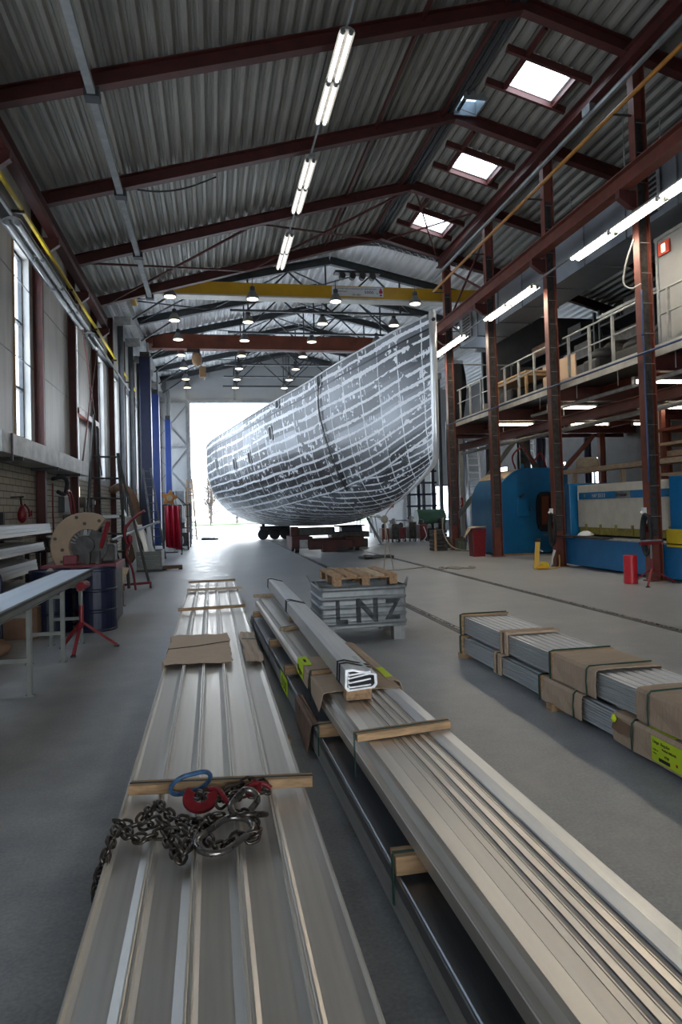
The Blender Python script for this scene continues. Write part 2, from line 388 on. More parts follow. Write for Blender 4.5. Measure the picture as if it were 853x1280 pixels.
# ------------------------------------------------------------------ setting
def build_shell():
    fl = MB().box(-4.2, 16.8, -9, 43.3, -.2, 0).build('floor', 'floor'); struct(fl)
    # roof decks: trapezoidal sheets, ribs along the hall; near roof has skylight openings on its right slope
    def deck(mb, xs, zf, y0, y1, p, h):
        for x in xs:
            q = [(x, 0), (x + .27 * p, 0), (x + .40 * p, h), (x + .52 * p, h), (x + .55 * p, h - .02), (x + .66 * p, h - .02), (x + .69 * p, h), (x + .87 * p, h), (x + p, 0)]; n_ = len(q)
            pr = [(a, zf(a) + b) for a, b in q]
            vs = [(a, y0, z) for a, z in pr] + [(a, y1, z) for a, z in pr]
            mb.add(vs, [(i, i + 1, n_ + 1 + i, n_ + i) for i in range(n_ - 1)])
    p = .265
    mb = MB(); nl = 39
    deck(mb, [6.35 - p * (k + 1) for k in range(nl)], NR, -9, 24.5, p, .085)
    sky = [(13.78, 14.8), (17.72, 18.7), (21.58, 22.66)]
    for k in range(38):
        x = 6.35 + p * k
        if 3 <= k < 7:
            ys = [-9] + [v for s in sky for v in s] + [24.5]
        elif k < 2:
            ys = [-9, 15.55, 16.2, 24.5]
        else: ys = [-9, 24.5]
        for a, b in zip(ys[::2], ys[1::2]): deck(mb, [x], NR, a, b, p, .085)
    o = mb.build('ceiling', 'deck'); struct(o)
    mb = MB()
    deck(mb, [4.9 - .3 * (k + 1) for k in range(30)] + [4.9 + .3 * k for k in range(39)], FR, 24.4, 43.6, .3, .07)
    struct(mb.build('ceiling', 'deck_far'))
    # upright strip closing the step between both roofs
    mb = MB(); xs = [-4.1, -2, 0, 2, 4.9, 6.35, 9, 12, 16.6]
    for a, b in zip(xs, xs[1:]):
        lo = lambda x: min(NR(x), FR(x)) - .02
        hi = lambda x: max(NR(x), FR(x)) + .15
        mb.add([(a, 24.45, lo(a)), (b, 24.45, lo(b)), (b, 24.45, hi(b)), (a, 24.45, hi(a))], [(0, 1, 2, 3)])
    struct(mb.build('wall_gable', 'steel_grey'))
    # skylights: curb + clear dome sheet
    for i, (a, b) in enumerate(sky):
        x0, x1 = 6.35 + p * 3, 6.35 + p * 7
        c = MB()
        for xa, xb, ya, yb in ((x0 - .05, x0, a - .05, b + .05), (x1, x1 + .05, a - .05, b + .05), (x0, x1, a - .05, a), (x0, x1, b, b + .05)):
            za, zb = NR(xa), NR(xb)
            c.add([(xa, ya, za - .03), (xb, ya, zb - .03), (xb, yb, zb - .03), (xa, yb, za - .03), (xa, ya, za + .09), (xb, ya, zb + .09), (xb, yb, zb + .09), (xa, yb, za + .09)],
                  [(0, 1, 2, 3), (4, 5, 6, 7), (0, 1, 5, 4), (1, 2, 6, 5), (2, 3, 7, 6), (3, 0, 4, 7)])
        w = struct(c.build('window_%d' % (i + 1), 'white'))
        g = []
        for r in range(7):
            row = []
            for s in range(7):
                X = x0 + (x1 - x0) * r / 6; Y = a + (b - a) * s / 6
                row.append((X, Y, NR(X) + .085 + .08 * math.sin(PI * r / 6) * math.sin(PI * s / 6)))
            g.append(row)
        MB().sheet(g).build('pane', 'skyglass', w, smooth=True)
    # ridge hatch with dusty glazing
    c = MB(); x0, x1, a, b = 6.35, 6.88, 15.55, 16.2
    c.box(x0 - .04, x0, a, b, NR(x0) - .06, NR(x0) + .16); c.box(x1, x1 + .04, a, b, NR(x1) - .06, NR(x0) + .16)
    c.box(x0 - .04, x1 + .04, a - .04, a, NR(x1) - .06, NR(x0) + .16); c.box(x0 - .04, x1 + .04, b, b + .04, NR(x1) - .06, NR(x0) + .16)
    w = struct(c.build('window_4', 'steel_grey'))
    MB().box(x0, x1, a, b, NR(x0) + .13, NR(x0) + .14).build('pane', 'hatchglass', w)

    # left wall: brick plinth, sheet panels, tall strip windows
    struct(MB().box(-4.1, -3.85, -9, 43.4, 0, 2.75).build('wall_left', 'brick'))
    wins = [(7.05, 8.3), (10.9, 12.15), (14.75, 16.0), (20.5, 21.6), (24.4, 26.6), (28.2, 30.4), (32.1, 34.4), (36.0, 38.4), (40.0, 42.4)]  # far openings widened to light the hull; nearest two unseen, added for side daylight
    z0, z1 = 2.95, 7.35
    mb = MB(); y = -9
    for a, b in wins:
        mb.box(-4.1, -3.85, y, a, 2.75, 10.4); mb.box(-4.1, -3.85, a, b, 2.75, z0); mb.box(-4.1, -3.85, a, b, z1, 10.4); y = b
    mb.box(-4.1, -3.85, y, 43.4, 2.75, 10.4)
    struct(mb.build('wall_left', 'wallpanel'))
    for i, (a, b) in enumerate(wins):
        f = MB(); X = -4.04
        f.box(X - .03, X + .05, a, a + .06, z0, z1).box(X - .03, X + .05, b - .06, b, z0, z1)
        for z in (z0, z0 + 1.45, z0 + 2.9, z1 - .06): f.box(X - .03, X + .05, a + .06, b - .06, z, z + .06)
        w = struct(f.build('window_%d' % (i + 21), 'steel_dark'))
        MB().box(X, X + .008, a + .06, b - .06, z0 + .06, z1 - .06).build('pane', 'glass', w)
        MB().box(-3.87, -3.82, a - .07, a, z0, z1).build('frame_edge', 'wood', w)
    t = MB()
    for z in (4.95, 6.6): t.box(-3.85, -3.835, -9, 24, z, z + .02)
    struct(t.build('trim_1', 'galv'))
    struct(MB().box(-3.85, -3.68, -9, 43, 7.42, 7.62).build('trim_2', 'steel_dark'))
    # right wall with a few windows
    mb = MB(); rw = [(26.5, 28.0, .9, 3.6), (29.5, 31.0, .9, 3.6), (33, 35, .8, 3.8), (27, 28.2, 5.6, 7.0), (30.5, 31.6, 5.6, 7.0), (36, 38.5, .8, 3.8)]
    ys = sorted({v for r in rw for v in r[:2]} | {-9, 43.4})
    for a, b in zip(ys, ys[1:]):
        hs = sorted([(r[2], r[3]) for r in rw if r[0] <= a and r[1] >= b]); z = 0
        for l, h in hs: mb.box(16.5, 16.7, a, b, z, l); z = h
        mb.box(16.5, 16.7, a, b, z, 9.6)
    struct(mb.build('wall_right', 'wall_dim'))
    for i, (a, b, l, h) in enumerate(rw):
        f = MB()
        f.box(16.48, 16.6, a, a + .06, l, h).box(16.48, 16.6, b - .06, b, l, h).box(16.48, 16.6, a, b, l, l + .06).box(16.48, 16.6, a, b, h - .06, h).box(16.5, 16.58, (a + b) / 2 - .03, (a + b) / 2 + .03, l, h)
        w = struct(f.build('window_%d' % (i + 11), 'steel_dark'))
        MB().box(16.56, 16.57, a, b, l, h).build('pane', 'glass', w)
    # back wall with the big door opening and one window right of it
    mb = MB(); dx0, dx1, dz = -1.15, 10.05, 8.46
    def top(x): return FR(x) + .15
    mb.box(-4.1, dx0, 43.3, 43.5, 0, 8.46).box(dx1, 14.6, 43.3, 43.5, 0, 8.46).box(14.6, 16.6, 43.3, 43.5, 0, .6).box(14.6, 16.6, 43.3, 43.5, 3.0, 8.46)
    for a, b in ((-4.1, 0), (0, 4.9), (4.9, 10), (10, 16.6)):
        n = 6
        for k in range(n):
            xa, xb = a + (b - a) * k / n, a + (b - a) * (k + 1) / n
            vs = [(x, y, z) for x, y, z in ((xa, 43.3, 8.46), (xb, 43.3, 8.46), (xb, 43.3, top(xb)), (xa, 43.3, top(xa)), (xa, 43.5, 8.46), (xb, 43.5, 8.46), (xb, 43.5, top(xb)), (xa, 43.5, top(xa)))]
            mb.add(vs, [(0, 1, 2, 3), (4, 5, 6, 7), (0, 1, 5, 4), (2, 3, 7, 6)])
    struct(mb.build('wall_back', 'panel_far'))
    f = MB().box(14.6, 14.68, 43.25, 43.4, .6, 3).box(16.4, 16.48, 43.25, 43.4, .6, 3).box(14.6, 16.48, 43.25, 43.4, .6, .68).box(14.6, 16.48, 43.25, 43.4, 2.92, 3)
    w = struct(f.build('window_17', 'steel_dark')); MB().box(14.68, 16.4, 43.32, 43.33, .68, 2.92).build('pane', 'glass', w)
    d = MB().box(dx0 - .12, dx0, 43.1, 43.55, 0, dz).box(dx1, dx1 + .12, 43.1, 43.55, 0, dz).box(dx0 - .12, dx1 + .12, 43.1, 43.55, dz, dz + .15)
    struct(d.build('door_1', 'galv_dull'))
    t = MB()
    for a, b in (((-3.6, 0), (-1.3, 2.9)), ((-3.6, 2.9), (-1.3, 0)), ((-3.6, 2.9), (-1.3, 5.7)), ((-3.6, 5.7), (-1.3, 2.9)), ((-3.6, 5.7), (-1.3, 8.4)), ((-3.6, 8.4), (-1.3, 5.7))):
        t.bar((a[0], 43.24, a[1]), (b[0], 43.24, b[1]), .05, .05)
    for z in (2.9, 5.7, 8.5): t.box(-3.8, -1.2, 43.18, 43.3, z - .05, z + .05)
    for x in (-2.6, -1.35, 1.6, 4.9, 8.2): t.box(x - .06, x + .06, 43.16, 43.3, 8.5 if x > -1.2 else 0, FR(x))
    struct(t.build('trim_3', 'steel_grey'))
    # unseen front wall; its opening is added to daylight the foreground
    mb = MB(); a0, a1, h = -1.0, 6.0, 4.6
    mb.box(-4.1, a0, -9.2, -9, 0, 12).box(a1, 16.6, -9.2, -9, 0, 12).box(a0, a1, -9.2, -9, h, 12)
    struct(mb.build('wall_front', 'wallpanel'))
    # yard outside
    struct(MB().box(-60, 90, 43.3, 140, -.25, -.02).build('ground', 'asphalt'))
    struct(MB().box(-60, 90, -60, -9, -.25, -.02).build('ground', 'asphalt'))
    tag(MB().box(-60, 60, 84, 112, -.02, .12).build('grass_strip', 'grass'), 'pale grass verge beyond the yard outside the open door', 'grass', kind='stuff')
    rnd = random.Random(3)
    for i, x in enumerate((-6.6, -3.3, 0, 3.3, 6.6, 9.9)):
        t = thing('bare_tree', 'washed-out bare tree outside the big door, %s from the left' % ['first', 'second', 'third', 'fourth', 'fifth', 'sixth'][i], 'tree', (x, 92 + rnd.uniform(-3, 3), .12), 'bare trees beyond the yard')
        P = t.location
        MB().cyl(P, P + V((.1, 0, 7)), .16, .05).build('trunk', 'twig', t)
        b = MB()
        for k in range(230):
            a = rnd.uniform(0, 2 * PI); h0 = rnd.uniform(.3, 6.5); L = rnd.uniform(.8, 1.9) * (1 - h0 / 14)
            p0 = P + V((math.cos(a) * .1, math.sin(a) * .1, h0)); p1 = p0 + V((math.cos(a) * L, math.sin(a) * L, L * rnd.uniform(.3, 1.2)))
            b.cyl(p0, p1, .035, .015, 4, False)
            for q in range(3):
                m = p0.lerp(p1, rnd.uniform(.3, .9)); b.cyl(m, m + V((rnd.uniform(-.9, .9), rnd.uniform(-.9, .9), rnd.uniform(.1, .9))), .02, .01, 4, False)
        b.build('branches', 'twig', t)

def portal(name, loc, rot, sx, sy):
    l = bpy.data.lights.new(name, 'AREA'); l.shape = 'RECTANGLE'; l.size = sx; l.size_y = sy; l.cycles.is_portal = True
    o = bpy.data.objects.new(name, l); C.objects.link(o); o.location = loc; o.rotation_euler = rot
def build_light():
    w = bpy.data.worlds.new('overcast_sky'); SC.world = w; w.use_nodes = True
    nt = w.node_tree; bg = nt.nodes['Background']
    tc = nt.nodes.new('ShaderNodeTexCoord'); sp = nt.nodes.new('ShaderNodeSeparateXYZ'); nt.links.new(tc.outputs['Generated'], sp.inputs[0])
    r = ramp(nt, sp.outputs['Z'], [(0, (.92, .96, 1.0)), (.6, (.72, .86, 1.0))]); nt.links.new(r.outputs[0], bg.inputs[0])
    sock(bg, 'Strength', SKY)
    portal('door_daylight', (4.45, 43.6, 4.2), (-PI / 2, 0, 0), 11.2, 8.4)
    portal('front_opening_daylight', (2.5, -9.3, 2.3), (PI / 2, 0, 0), 7.0, 4.6)  # sky portal of the added opening behind the camera
    for y in (14.3, 18.2, 22.1): portal('skylight_daylight', (7.7, y, 11.9), (0, 0, 0), 1.1, 1.1)
    for y, d in ((7.7, 1.25), (11.5, 1.25), (15.4, 1.2), (21, 1.1), (25.5, 2.2), (29.3, 2.2), (33.2, 2.3), (37.2, 2.4), (41.2, 2.4)): portal('window_daylight', (-4.2, y, 5.15), (0, -PI / 2, 0), 4.4, d)
SKY = 6.0

def build_camera():
    cam = bpy.data.cameras.new('camera'); o = bpy.data.objects.new('camera', cam); C.objects.link(o)
    X, Y, Z = V((0.98193632, -0.18705409, -0.0284928)), V((-0.0232728, 0.03004376, -0.99927761)), V((0.187775, 0.98189009, 0.02514779))
    m = Matrix(((X.x, -Y.x, -Z.x, 0), (X.y, -Y.y, -Z.y, 0), (X.z, -Y.z, -Z.z, 1.65), (0, 0, 0, 1)))
    o.matrix_world = m
    cam.sensor_fit = 'VERTICAL'; cam.sensor_height = 36; cam.lens = 853 / 1280 * 36
    cam.shift_y = -26.1 / 1280; cam.clip_start = .05; cam.clip_end = 400
    SC.camera = o
    SC.view_settings.view_transform = 'Standard'; SC.view_settings.look = 'None'; SC.view_settings.gamma = 1
    SC.view_settings.use_curve_mapping = False; SC.view_settings.exposure = .88

# ------------------------------------------------------------------ steelwork
def build_steel():
    for i, y in enumerate(FY):
        t = thing('roof_frame', 'dark red steel roof frame over the near hall, %s from the camera' % ORD[i].replace('nearest', 'nearest one'), 'roof frame', (6.35, y, 0), 'red portal frames')
        I = ibeam(.2, .30)
        MB().beam(I, (-3.6, y, NR(-3.6) - .17), (6.35, y, NR(6.35) - .17)).build('rafter', 'red', t)
        MB().beam(I, (6.35, y, NR(6.35) - .17), (16.4, y, NR(16.4) - .17)).build('rafter', 'red', t)
        MB().beam(ibeam(.15, .2), (-3.73, y, 0), (-3.73, y, NR(-3.73) - .2), (1, 0, 0)).build('column', 'red', t)  # darker red puts the backlit shade into the left column's colour
        MB().beam(ibeam(.2, .27, .02), (8.82, y, 0), (8.82, y, NR(8.82) - .2), (1, 0, 0)).build('column', 'red_col', t)
        MB().box(8.64, 9.0, y - .14, y + .14, 0, .02).build('base_plate', 'red_col', t)
        # crane-rail corbels
        for x0, x1, sgn in ((-3.6, -3.25, 1), (8.69, 8.3, -1)):
            MB().extx([(y - .07, 0), (y + .07, 0), (y + .07, 1), (y - .07, 1)], 0, 0.001) if False else None
            b = MB(); zt, zb = 7.96, 7.62
            vs = [(x0, y - .07, zt), (x1, y - .07, zt), (x1, y - .07, zt - .15), (x0 + .3 * (x1 - x0), y - .07, zb), (x0, y - .07, zb)]
            vs += [(x, y + .07, z) for x, _, z in vs]
            b.add(vs, [(0, 1, 2, 3, 4), (9, 8, 7, 6, 5)] + [(k, (k + 1) % 5, 5 + (k + 1) % 5, 5 + k) for k in range(5)])
            b.build('corbel', 'red', t)
        MB().box(8.72, 8.92, y - .012, y + .055, .9, 9.5).build('conduit', 'grime', t)
        cl = MB()
        for z in [1.3 + .62 * k for k in range(14)]: cl.box(8.72, 8.93, y - .102, y - .096, z, z + .011)
        cl.build('cable_clips', 'steel_grey', t)
    # extra wall posts on the left wall, same darker red for backlit shade
    for i, y in enumerate((27.85, 31.7, 35.5, 39.4)):
        tag(MB().beam(ibeam(.15, .2), (-3.73, y, 0), (-3.73, y, 9.4), (1, 0, 0)).build('wall_post', 'red'), 'red-brown wall post on the left wall beyond the red roof frames, %s of four' % ORD[i], 'post', 'far left wall posts')
    # beams along the hall
    tag(MB().beam(ibeam(.2, .34), (-3.38, 4, 8.14), (-3.38, 24.1, 8.14)).build('crane_runway_beam', 'red'), 'dark red crane runway beam along the left wall', 'beam')
    tag(MB().beam(ibeam(.24, .36, .025), (8.42, 4, 8.14), (8.42, 24.1, 8.14)).build('crane_runway_beam', 'red_col'), 'red-brown crane runway beam along the right column row', 'beam')
    tag(MB().beam(ibeam(.2, .3), (8.62, 4, 10.72), (8.62, 24.3, 10.72)).build('eaves_beam', 'red'), 'dark red beam linking the right column heads under the roof', 'beam')
    for x, l in ((4.27, 'thin dark red purlin on the left roof slope'), (6.02, 'thin dark red purlin left of the ridge')):
        tag(MB().box(x - .03, x + .03, 4, 24.2, NR(x) - .13, NR(x) - .02).build('purlin', 'red'), l, 'purlin')
    for i, x in enumerate((6.14, 6.26, 6.42)):
        tag(MB().box(x - .035, x + .035, 4, 24.2, NR(x) - .09, NR(x) - .03).build('ridge_channel', 'steel_dark'), 'dark grey channel along the roof ridge, %s of three' % ('leftmost', 'middle', 'rightmost')[i], 'channel', 'ridge channels')
    for k, (a, b) in enumerate(((13.70, 14.86), (17.64, 18.78), (21.5, 22.74))):
        t = thing('skylight_trimmer', 'dark red trimming beams framing the %s square skylight' % ORD[k], 'beam', (7.6, a, 11.3), 'skylight trimmers')
        for y in (a, b):
            MB().beam([(-.04, -.08), (.04, -.08), (.04, .08), (-.04, .08)], (6.6, y, NR(6.6) - .09), (8.6, y, NR(8.6) - .09)).build('cross_beam', 'red', t)
        for x in (7.06, 8.28): MB().box(x - .035, x + .035, a - (.9 if x < 8 else 0), b, NR(x) - .15, NR(x) - .02).build('side_beam', 'red', t)
    # wind bracing rods in the bay before the last red frame
    a, b = FY[2], FY[3]
    def rods(label, prs, m='red', r=.028):
        mb = MB()
        for p, q in prs: mb.bar(p, q, r * 2, r * 2)
        tag(mb.build('bracing_rods', m), label, 'bracing')
    e = .30
    rods('crossed dark red bracing rods under the left roof slope before the last red frame', [((-3.3, a, NR(-3.3) - e), (1.4, b, NR(1.4) - e)), ((1.4, a, NR(1.4) - e), (-3.3, b, NR(-3.3) - e))])
    rods('crossed dark red bracing rods left of the ridge before the last red frame', [((1.6, a, NR(1.6) - e), (6.2, b, NR(6.2) - e)), ((6.2, a, NR(6.2) - e), (1.6, b, NR(1.6) - e))])
    rods('crossed dark red bracing rods in front of the farthest skylight', [((6.5, a, NR(6.5) - e), (8.45, b, NR(8.45) - e)), ((8.45, a, NR(8.45) - e), (6.5, b, NR(6.5) - e))], r=.022)
    rods('crossed dark bracing rods above the runway beam between the last two right columns', [((8.8, a + .1, 10.2), (8.8, b - .1, 8.4)), ((8.8, a + .1, 8.4), (8.8, b - .1, 10.4))])
    rods('slanting dark red strut from the second right column head into the side aisle', [((8.95, FY[1], 10.35), (9.38, FY[1] + 1.3, 8.95))], r=.04)
    rods('crossed thin rods against the left wall panels beside the second column', [((-3.56, 20.3, 7.9), (-3.56, 23.9, 3.0)), ((-3.56, 23.9, 7.9), (-3.56, 20.3, 3.0))], r=.02)
    tag(MB().box(-3.75, -3.6, 20.3, 23.9, 4.55, 4.72).build('wall_girt', 'red_col'), 'short red-brown rail across the left wall behind the ladder', 'beam')
    # pipes and conduits along the hall
    t = thing('cable_duct', 'dark grey cable duct hung under the left roof slope', 'cable duct', (-1.9, 12, 9.1))
    MB().box(-1.96, -1.82, 4, 23.9, 9.02, 9.12).build('duct', 'steel_grey', t)
    for y in FY: MB().box(-2.02, -1.76, y - .12, y + .12, 8.99, 9.15).build('hanger', 'steel_dark', t)
    t = thing('conductor_rail', 'yellow conductor rail along the left wall', 'rail', (-3.45, 15, 7.7))
    MB().box(-3.48, -3.42, 6, 34, 7.55, 7.62).build('rail', 'yellow_p', t)
    for y in (13.9, 18.6, 22.5, 27, 31.5): MB().box(-3.8, -3.40, y - .03, y + .03, 7.5, 7.56).build('bracket', 'grime', t)
    t = thing('orange_pipe', 'long orange pipe along the right column heads', 'pipe', (8.3, 15, 9.55))
    MB().cyl((8.3, 4, 9.6), (8.3, 24.0, 9.6), .045).build('pipe', 'orange', t)
    for y in FY: MB().box(8.28, 8.72, y - .02, y + .02, 9.54, 9.57).build('bracket', 'grime', t)
    t = thing('grey_conduit', 'blue-grey conduit above the orange pipe on the right', 'pipe', (8.3, 15, 10.05))
    MB().box(8.26, 8.33, 4, 24, 10.0, 10.07).build('pipe', 'steel_grey', t)
    MB().box(8.22, 8.36, 13.2, 13.5, 10.07, 10.25).build('junction_box', 'galv', t)
    t = thing('wall_ledge_duct', 'stained grey sheet metal box duct along the brick wall on the left', 'duct', (-3.5, 16, 2.9))
    MB().box(-3.84, -3.3, 11.88, 19.8, 2.73, 3.1).build('duct', 'concrete_box', t, bevel=.01)
    for y in (13.0, 15.9, 18.4): MB().box(-3.84, -3.27, y - .02, y + .02, 2.66, 2.73).build('bracket', 'grime', t)
    MB().box(-3.31, -3.27, 12.35, 12.39, 2.62, 3.08).build('bracket', 'grime', t)
    tag(MB().tube(smooth_path([(-1.5, 16.2, 9.16), (-1.0, 16.1, 9.1), (-.4, 16.1, 9.22), (.3, 16.15, 9.55)], 5), .018, 6).build('sagging_cable', 'black', smooth=True), 'black cable sagging below the second red roof frame', 'cable')
    # floor rails
    for x, l in ((3.17, 'dark steel rail groove in the floor, left of the two boat tracks'), (5.71, 'dark steel rail groove in the floor, right of the two boat tracks')):
        t = thing('floor_rail', l, 'rail', (x, 20, 0))
        MB().box(x - .075, x + .075, 2, 60, -.01, .004).build('groove', 'grime', t)
        MB().box(x + .0, x + .045, 2, 60, -.01, .010).build('rail_head', 'link', t)

def build_far_hall():
    ys = (26.6, 29.9, 33.2, 36.5, 39.8, 42.9)
    for i, y in enumerate(ys):
        t = thing('roof_truss', 'dark grey steel roof truss of the far hall, %s beyond the yellow crane' % ORD[i], 'roof truss', (4.9, y, 9), 'far hall trusses')
        I = ibeam(.2, .30)
        MB().beam(I, (-3.0, y, FR(-3.0) - .17), (4.9, y, FR(4.9) - .17)).build('rafter', 'steel_dark', t)
        MB().beam(I, (4.9, y, FR(4.9) - .17), (12.8, y, FR(12.8) - .17)).build('rafter', 'steel_dark', t)
        MB().box(.9, 8.9, y - .04, y + .04, 9.42, 9.50).build('tie_beam', 'steel_dark', t)
        for x in (1.6, 4.7, 7.75): MB().box(x - .03, x + .03, y - .03, y + .03, 9.5, FR(x) - .3).build('hanger', 'steel_dark', t)
        for p, q in (((1.6, 9.5), (3.2, FR(3.2) - .3)), ((4.9, 9.5), (3.2, FR(3.2) - .3)), ((4.9, 9.5), (6.6, FR(6.6) - .3)), ((8.2, 9.5), (6.6, FR(6.6) - .3)), ((-2.75, 9.0), (-1.2, FR(-1.2) - .3)), ((12.5, 9.0), (11.0, FR(11) - .3))):
            MB().bar((p[0], y, p[1]), (q[0], y, q[1]), .06, .06).build('brace', 'steel_dark', t)
        MB().box(-.25, -.17, y - .03, y + .03, FR(-.2) - .75, FR(-.2) - .3).build('hanger', 'white', t)
        if i < 5:
            pr = []
            for x in (-2.9, .2, 3.3, 6.4, 9.5): pr += [((x, y, FR(x) - .25), (x + 3.1, ys[i + 1], FR(x + 3.1) - .25)), ((x + 3.1, y, FR(x + 3.1) - .25), (x, ys[i + 1], FR(x) - .25))]
            mb = MB()
            for p, q in pr[i % 2 * 4:i % 2 * 4 + 6]: mb.bar(p, q, .045, .045)
            mb.build('wind_bracing', 'steel_dark', t)
    for x, l in ((-2.9, 'pale grey crane runway of the far hall along the left wall'), (12.4, 'pale grey crane runway of the far hall along the right side')):
        t = thing('crane_runway', l, 'crane runway', (x, 34, 9.3))
        MB().beam(ibeam(.3, .42, .03), (x, 24.6, 9.3), (x, 43.1, 9.3)).build('beam', 'galv_dull', t)
        for y in ys: MB().beam(ibeam(.15, .2), (x - .3 * (1 if x < 0 else -1), y, 0), (x - .3 * (1 if x < 0 else -1), y, 9.1), (1, 0, 0)).build('post', 'steel_dark', t)
        for y in ys: MB().box(x - .5 if x < 0 else x - .1, x + .1 if x < 0 else x + .5, y - .1, y + .1, 8.75, 9.08).build('bracket', 'galv_dull', t)
    # yellow overhead crane with its capacity plate
    t = thing('overhead_crane', 'yellow overhead travelling crane beam with white capacity sign', 'crane', (4.7, 25.9, 10))
    MB().ext([(-2.6, 9.76), (12.1, 9.76), (12.1, 9.96), (11.1, 10.26), (-1.75, 10.26), (-2.6, 9.96)], 25.7, 26.1).build('girder', 'yellow', t, bevel=.01)
    MB().box(-2.6, 12.1, 25.62, 26.18, 9.70, 9.76).build('bottom_flange', 'white_m', t)
    for x in (-2.85, 12.35): MB().box(x - .2, x + .3, 25.2, 26.6, 9.52, 9.9).build('end_carriage', 'yellow', t, bevel=.01)
    x0, x1, z0, z1 = 4.78, 6.82, 9.86, 10.22
    s = MB().box(x0, x1, 25.675, 25.70, z0, z1).build('capacity_sign', 'white', t)
    T = lambda tx, sz, x, z, m='ink', c=1.0, b=0: text_mesh(tx, sz, 'lettering', m, s, (x, 25.672, z), (1, 0, 0), (0, 0, 1), c, bold=b)
    T('SCHIPPERS BOUWKRANEN BV AMSTERDAM', .082, x0 + .1, z1 - .1, c=1.03); T('BEDRIJFSLAST', .085, x0 + .1, z0 + .15, c=1.0)
    T('5000', .15, x0 + 1.28, z0 + .11, c=1.25, b=.001); T('kg', .075, x0 + 1.76, z0 + .11); T('05-001', .11, x0 + .8, z0 + .02, c=1.15); T('MAX. LAST', .045, x0 + .1, z0 + .05, c=1.3)
    r = MB(); cx = x1 - .10
    r.cyl((cx, 25.676, z0 + .19), (cx, 25.668, z0 + .19), .075, n=20); r.box(cx - .05, cx + .05, 25.668, 25.676, z0 + .03, z0 + .09)
    r.add([(cx - .07, 25.668, z0 + .27), (cx + .07, 25.668, z0 + .27), (cx, 25.668, z0 + .34), (cx - .07, 25.676, z0 + .27), (cx + .07, 25.676, z0 + .27), (cx, 25.676, z0 + .34)], [(0, 1, 2), (3, 4, 5), (0, 1, 4, 3), (1, 2, 5, 4), (2, 0, 3, 5)])
    r.build('hook_emblem', 'ink_red', s)
    T('S', .13, cx - .04, z0 + .145, 'ink_white', b=.002)
    c = MB()
    for x in (5.2, 5.6, 6.0, 6.4): c.cyl((x, 25.55, 10.62), (x, 25.8, 10.62), .12, n=12)
    c.box(4.9, 6.7, 25.5, 25.9, 10.72, 10.8); c.build('hoist_trolley', 'grime', t)
    # rusty crane beam further back with its hook block
    t = thing('rusty_crane', 'rust red crane beam hanging beyond the yellow crane', 'crane', (4.7, 33.2, 9.8))
    MB().ext([(-2.55, 9.52), (12, 9.52), (12, 9.85), (11.2, 10.14), (-1.95, 10.14), (-2.55, 9.95)], 33.0, 33.4).build('girder', 'rust', t, bevel=.01)
    MB().box(-2.55, 12.0, 32.95, 33.45, 9.44, 9.52).build('bottom_flange', 'rust', t)
    for x in (-2.8, 12.3): MB().box(x - .2, x + .3, 32.5, 33.9, 9.52, 9.85).build('end_carriage', 'rust', t)
    t = thing('chain_hoist', 'brass coloured chain hoist hanging below the rust red crane beam', 'hoist', (-.55, 33.2, 9.2))
    MB().box(-.95, -.35, 33.05, 33.35, 9.28, 9.44).build('trolley', 'grime', t)
    MB().lathe([(.05, -.5), (.2, -.4), (.24, -.15), (.2, .1), (.08, .16)], (-.5, 33.2, 9.15)).build('motor', 'wood_old', t, smooth=True)
    MB().box(-.4, -.08, 33.05, 33.3, 8.1, 8.62).build('hook_block', 'wood_old', t, bevel=.03)
    MB().cyl((-.3, 33.2, 8.6), (-.4, 33.2, 9.3), .02).build('chain', 'grime', t)
    # bell lamps
    first = None
    rows = ['row by the left wall', 'second row from the left wall', 'middle row', 'row right of the middle', 'row by the right side']
    for r_, x in enumerate((-1.25, 1.65, 4.7, 7.75, 10.8)):
        for k in range(7):
            y = 24.55 + 3.05 * k
            if r_ == 4 and k > 1: continue
            if k == 6: y = 42.5
            lab = 'lit bell lamp in the far hall, %s in the %s' % (ORD[k], rows[r_])
            if first is None:
                first = thing('pendant_lamp', lab, 'lamp', (x, y, 9.3), 'bell pendant lamps')
                P = first.location
                MB().lathe([(.24, -.02), (.21, .08), (.12, .24), (.09, .27)], P, 18).build('shade', 'shade', first, smooth=True)
                MB().lathe([(.09, .27), (.09, .42), (.03, .46)], P, 12).build('housing', 'steel_dark', first)
                MB().lathe([(.15, -.04), (.2, -.03), (.2, -.02)], P, 18).build('lens', 'bulb', first)
                MB().cyl(P + V((0, 0, .44)), P + V((0, 0, .78)), .012, n=6).build('stem', 'steel_dark', first)
                o = first
            else:
                o = copy_tree(first); o.location = (x, y, 9.3); o['label'] = lab
            for ch in kids(o):
                if ch.name.startswith('stem'): ch.scale = (1, 1, 1)
    # tall blue posts along the left wall
    for i, (x, y, w, zt, l) in enumerate(((-2.68, 30.6, .46, 8.45, 'nearest and darkest'), (-2.72, 36.6, .36, 7.85, 'middle'), (-2.42, 41.9, .34, 7.25, 'farthest'))):
        t = thing('blue_post', 'tall blue hydraulic door post on the left, %s of three' % l, 'post', (x, y, 0), 'blue posts')
        MB().box(x - w / 2, x + w / 2, y - .2, y + .2, .02, zt).build('post', 'blue_post' if i else 'blue_dark', t, bevel=.02)
        MB().box(x - w / 2 + .03, x + w / 2 - .03, y - .15, y + .15, zt, zt + .22).build('head', 'grime', t)
        MB().cyl((x + .12, y, zt + .2), (x + .12, y, 9.1), .05).build('rod', 'galv', t)
        MB().box(x - w / 2 - .08, x + w / 2 + .08, y - .3, y + .3, 0, .02).build('foot_plate', 'grime', t)

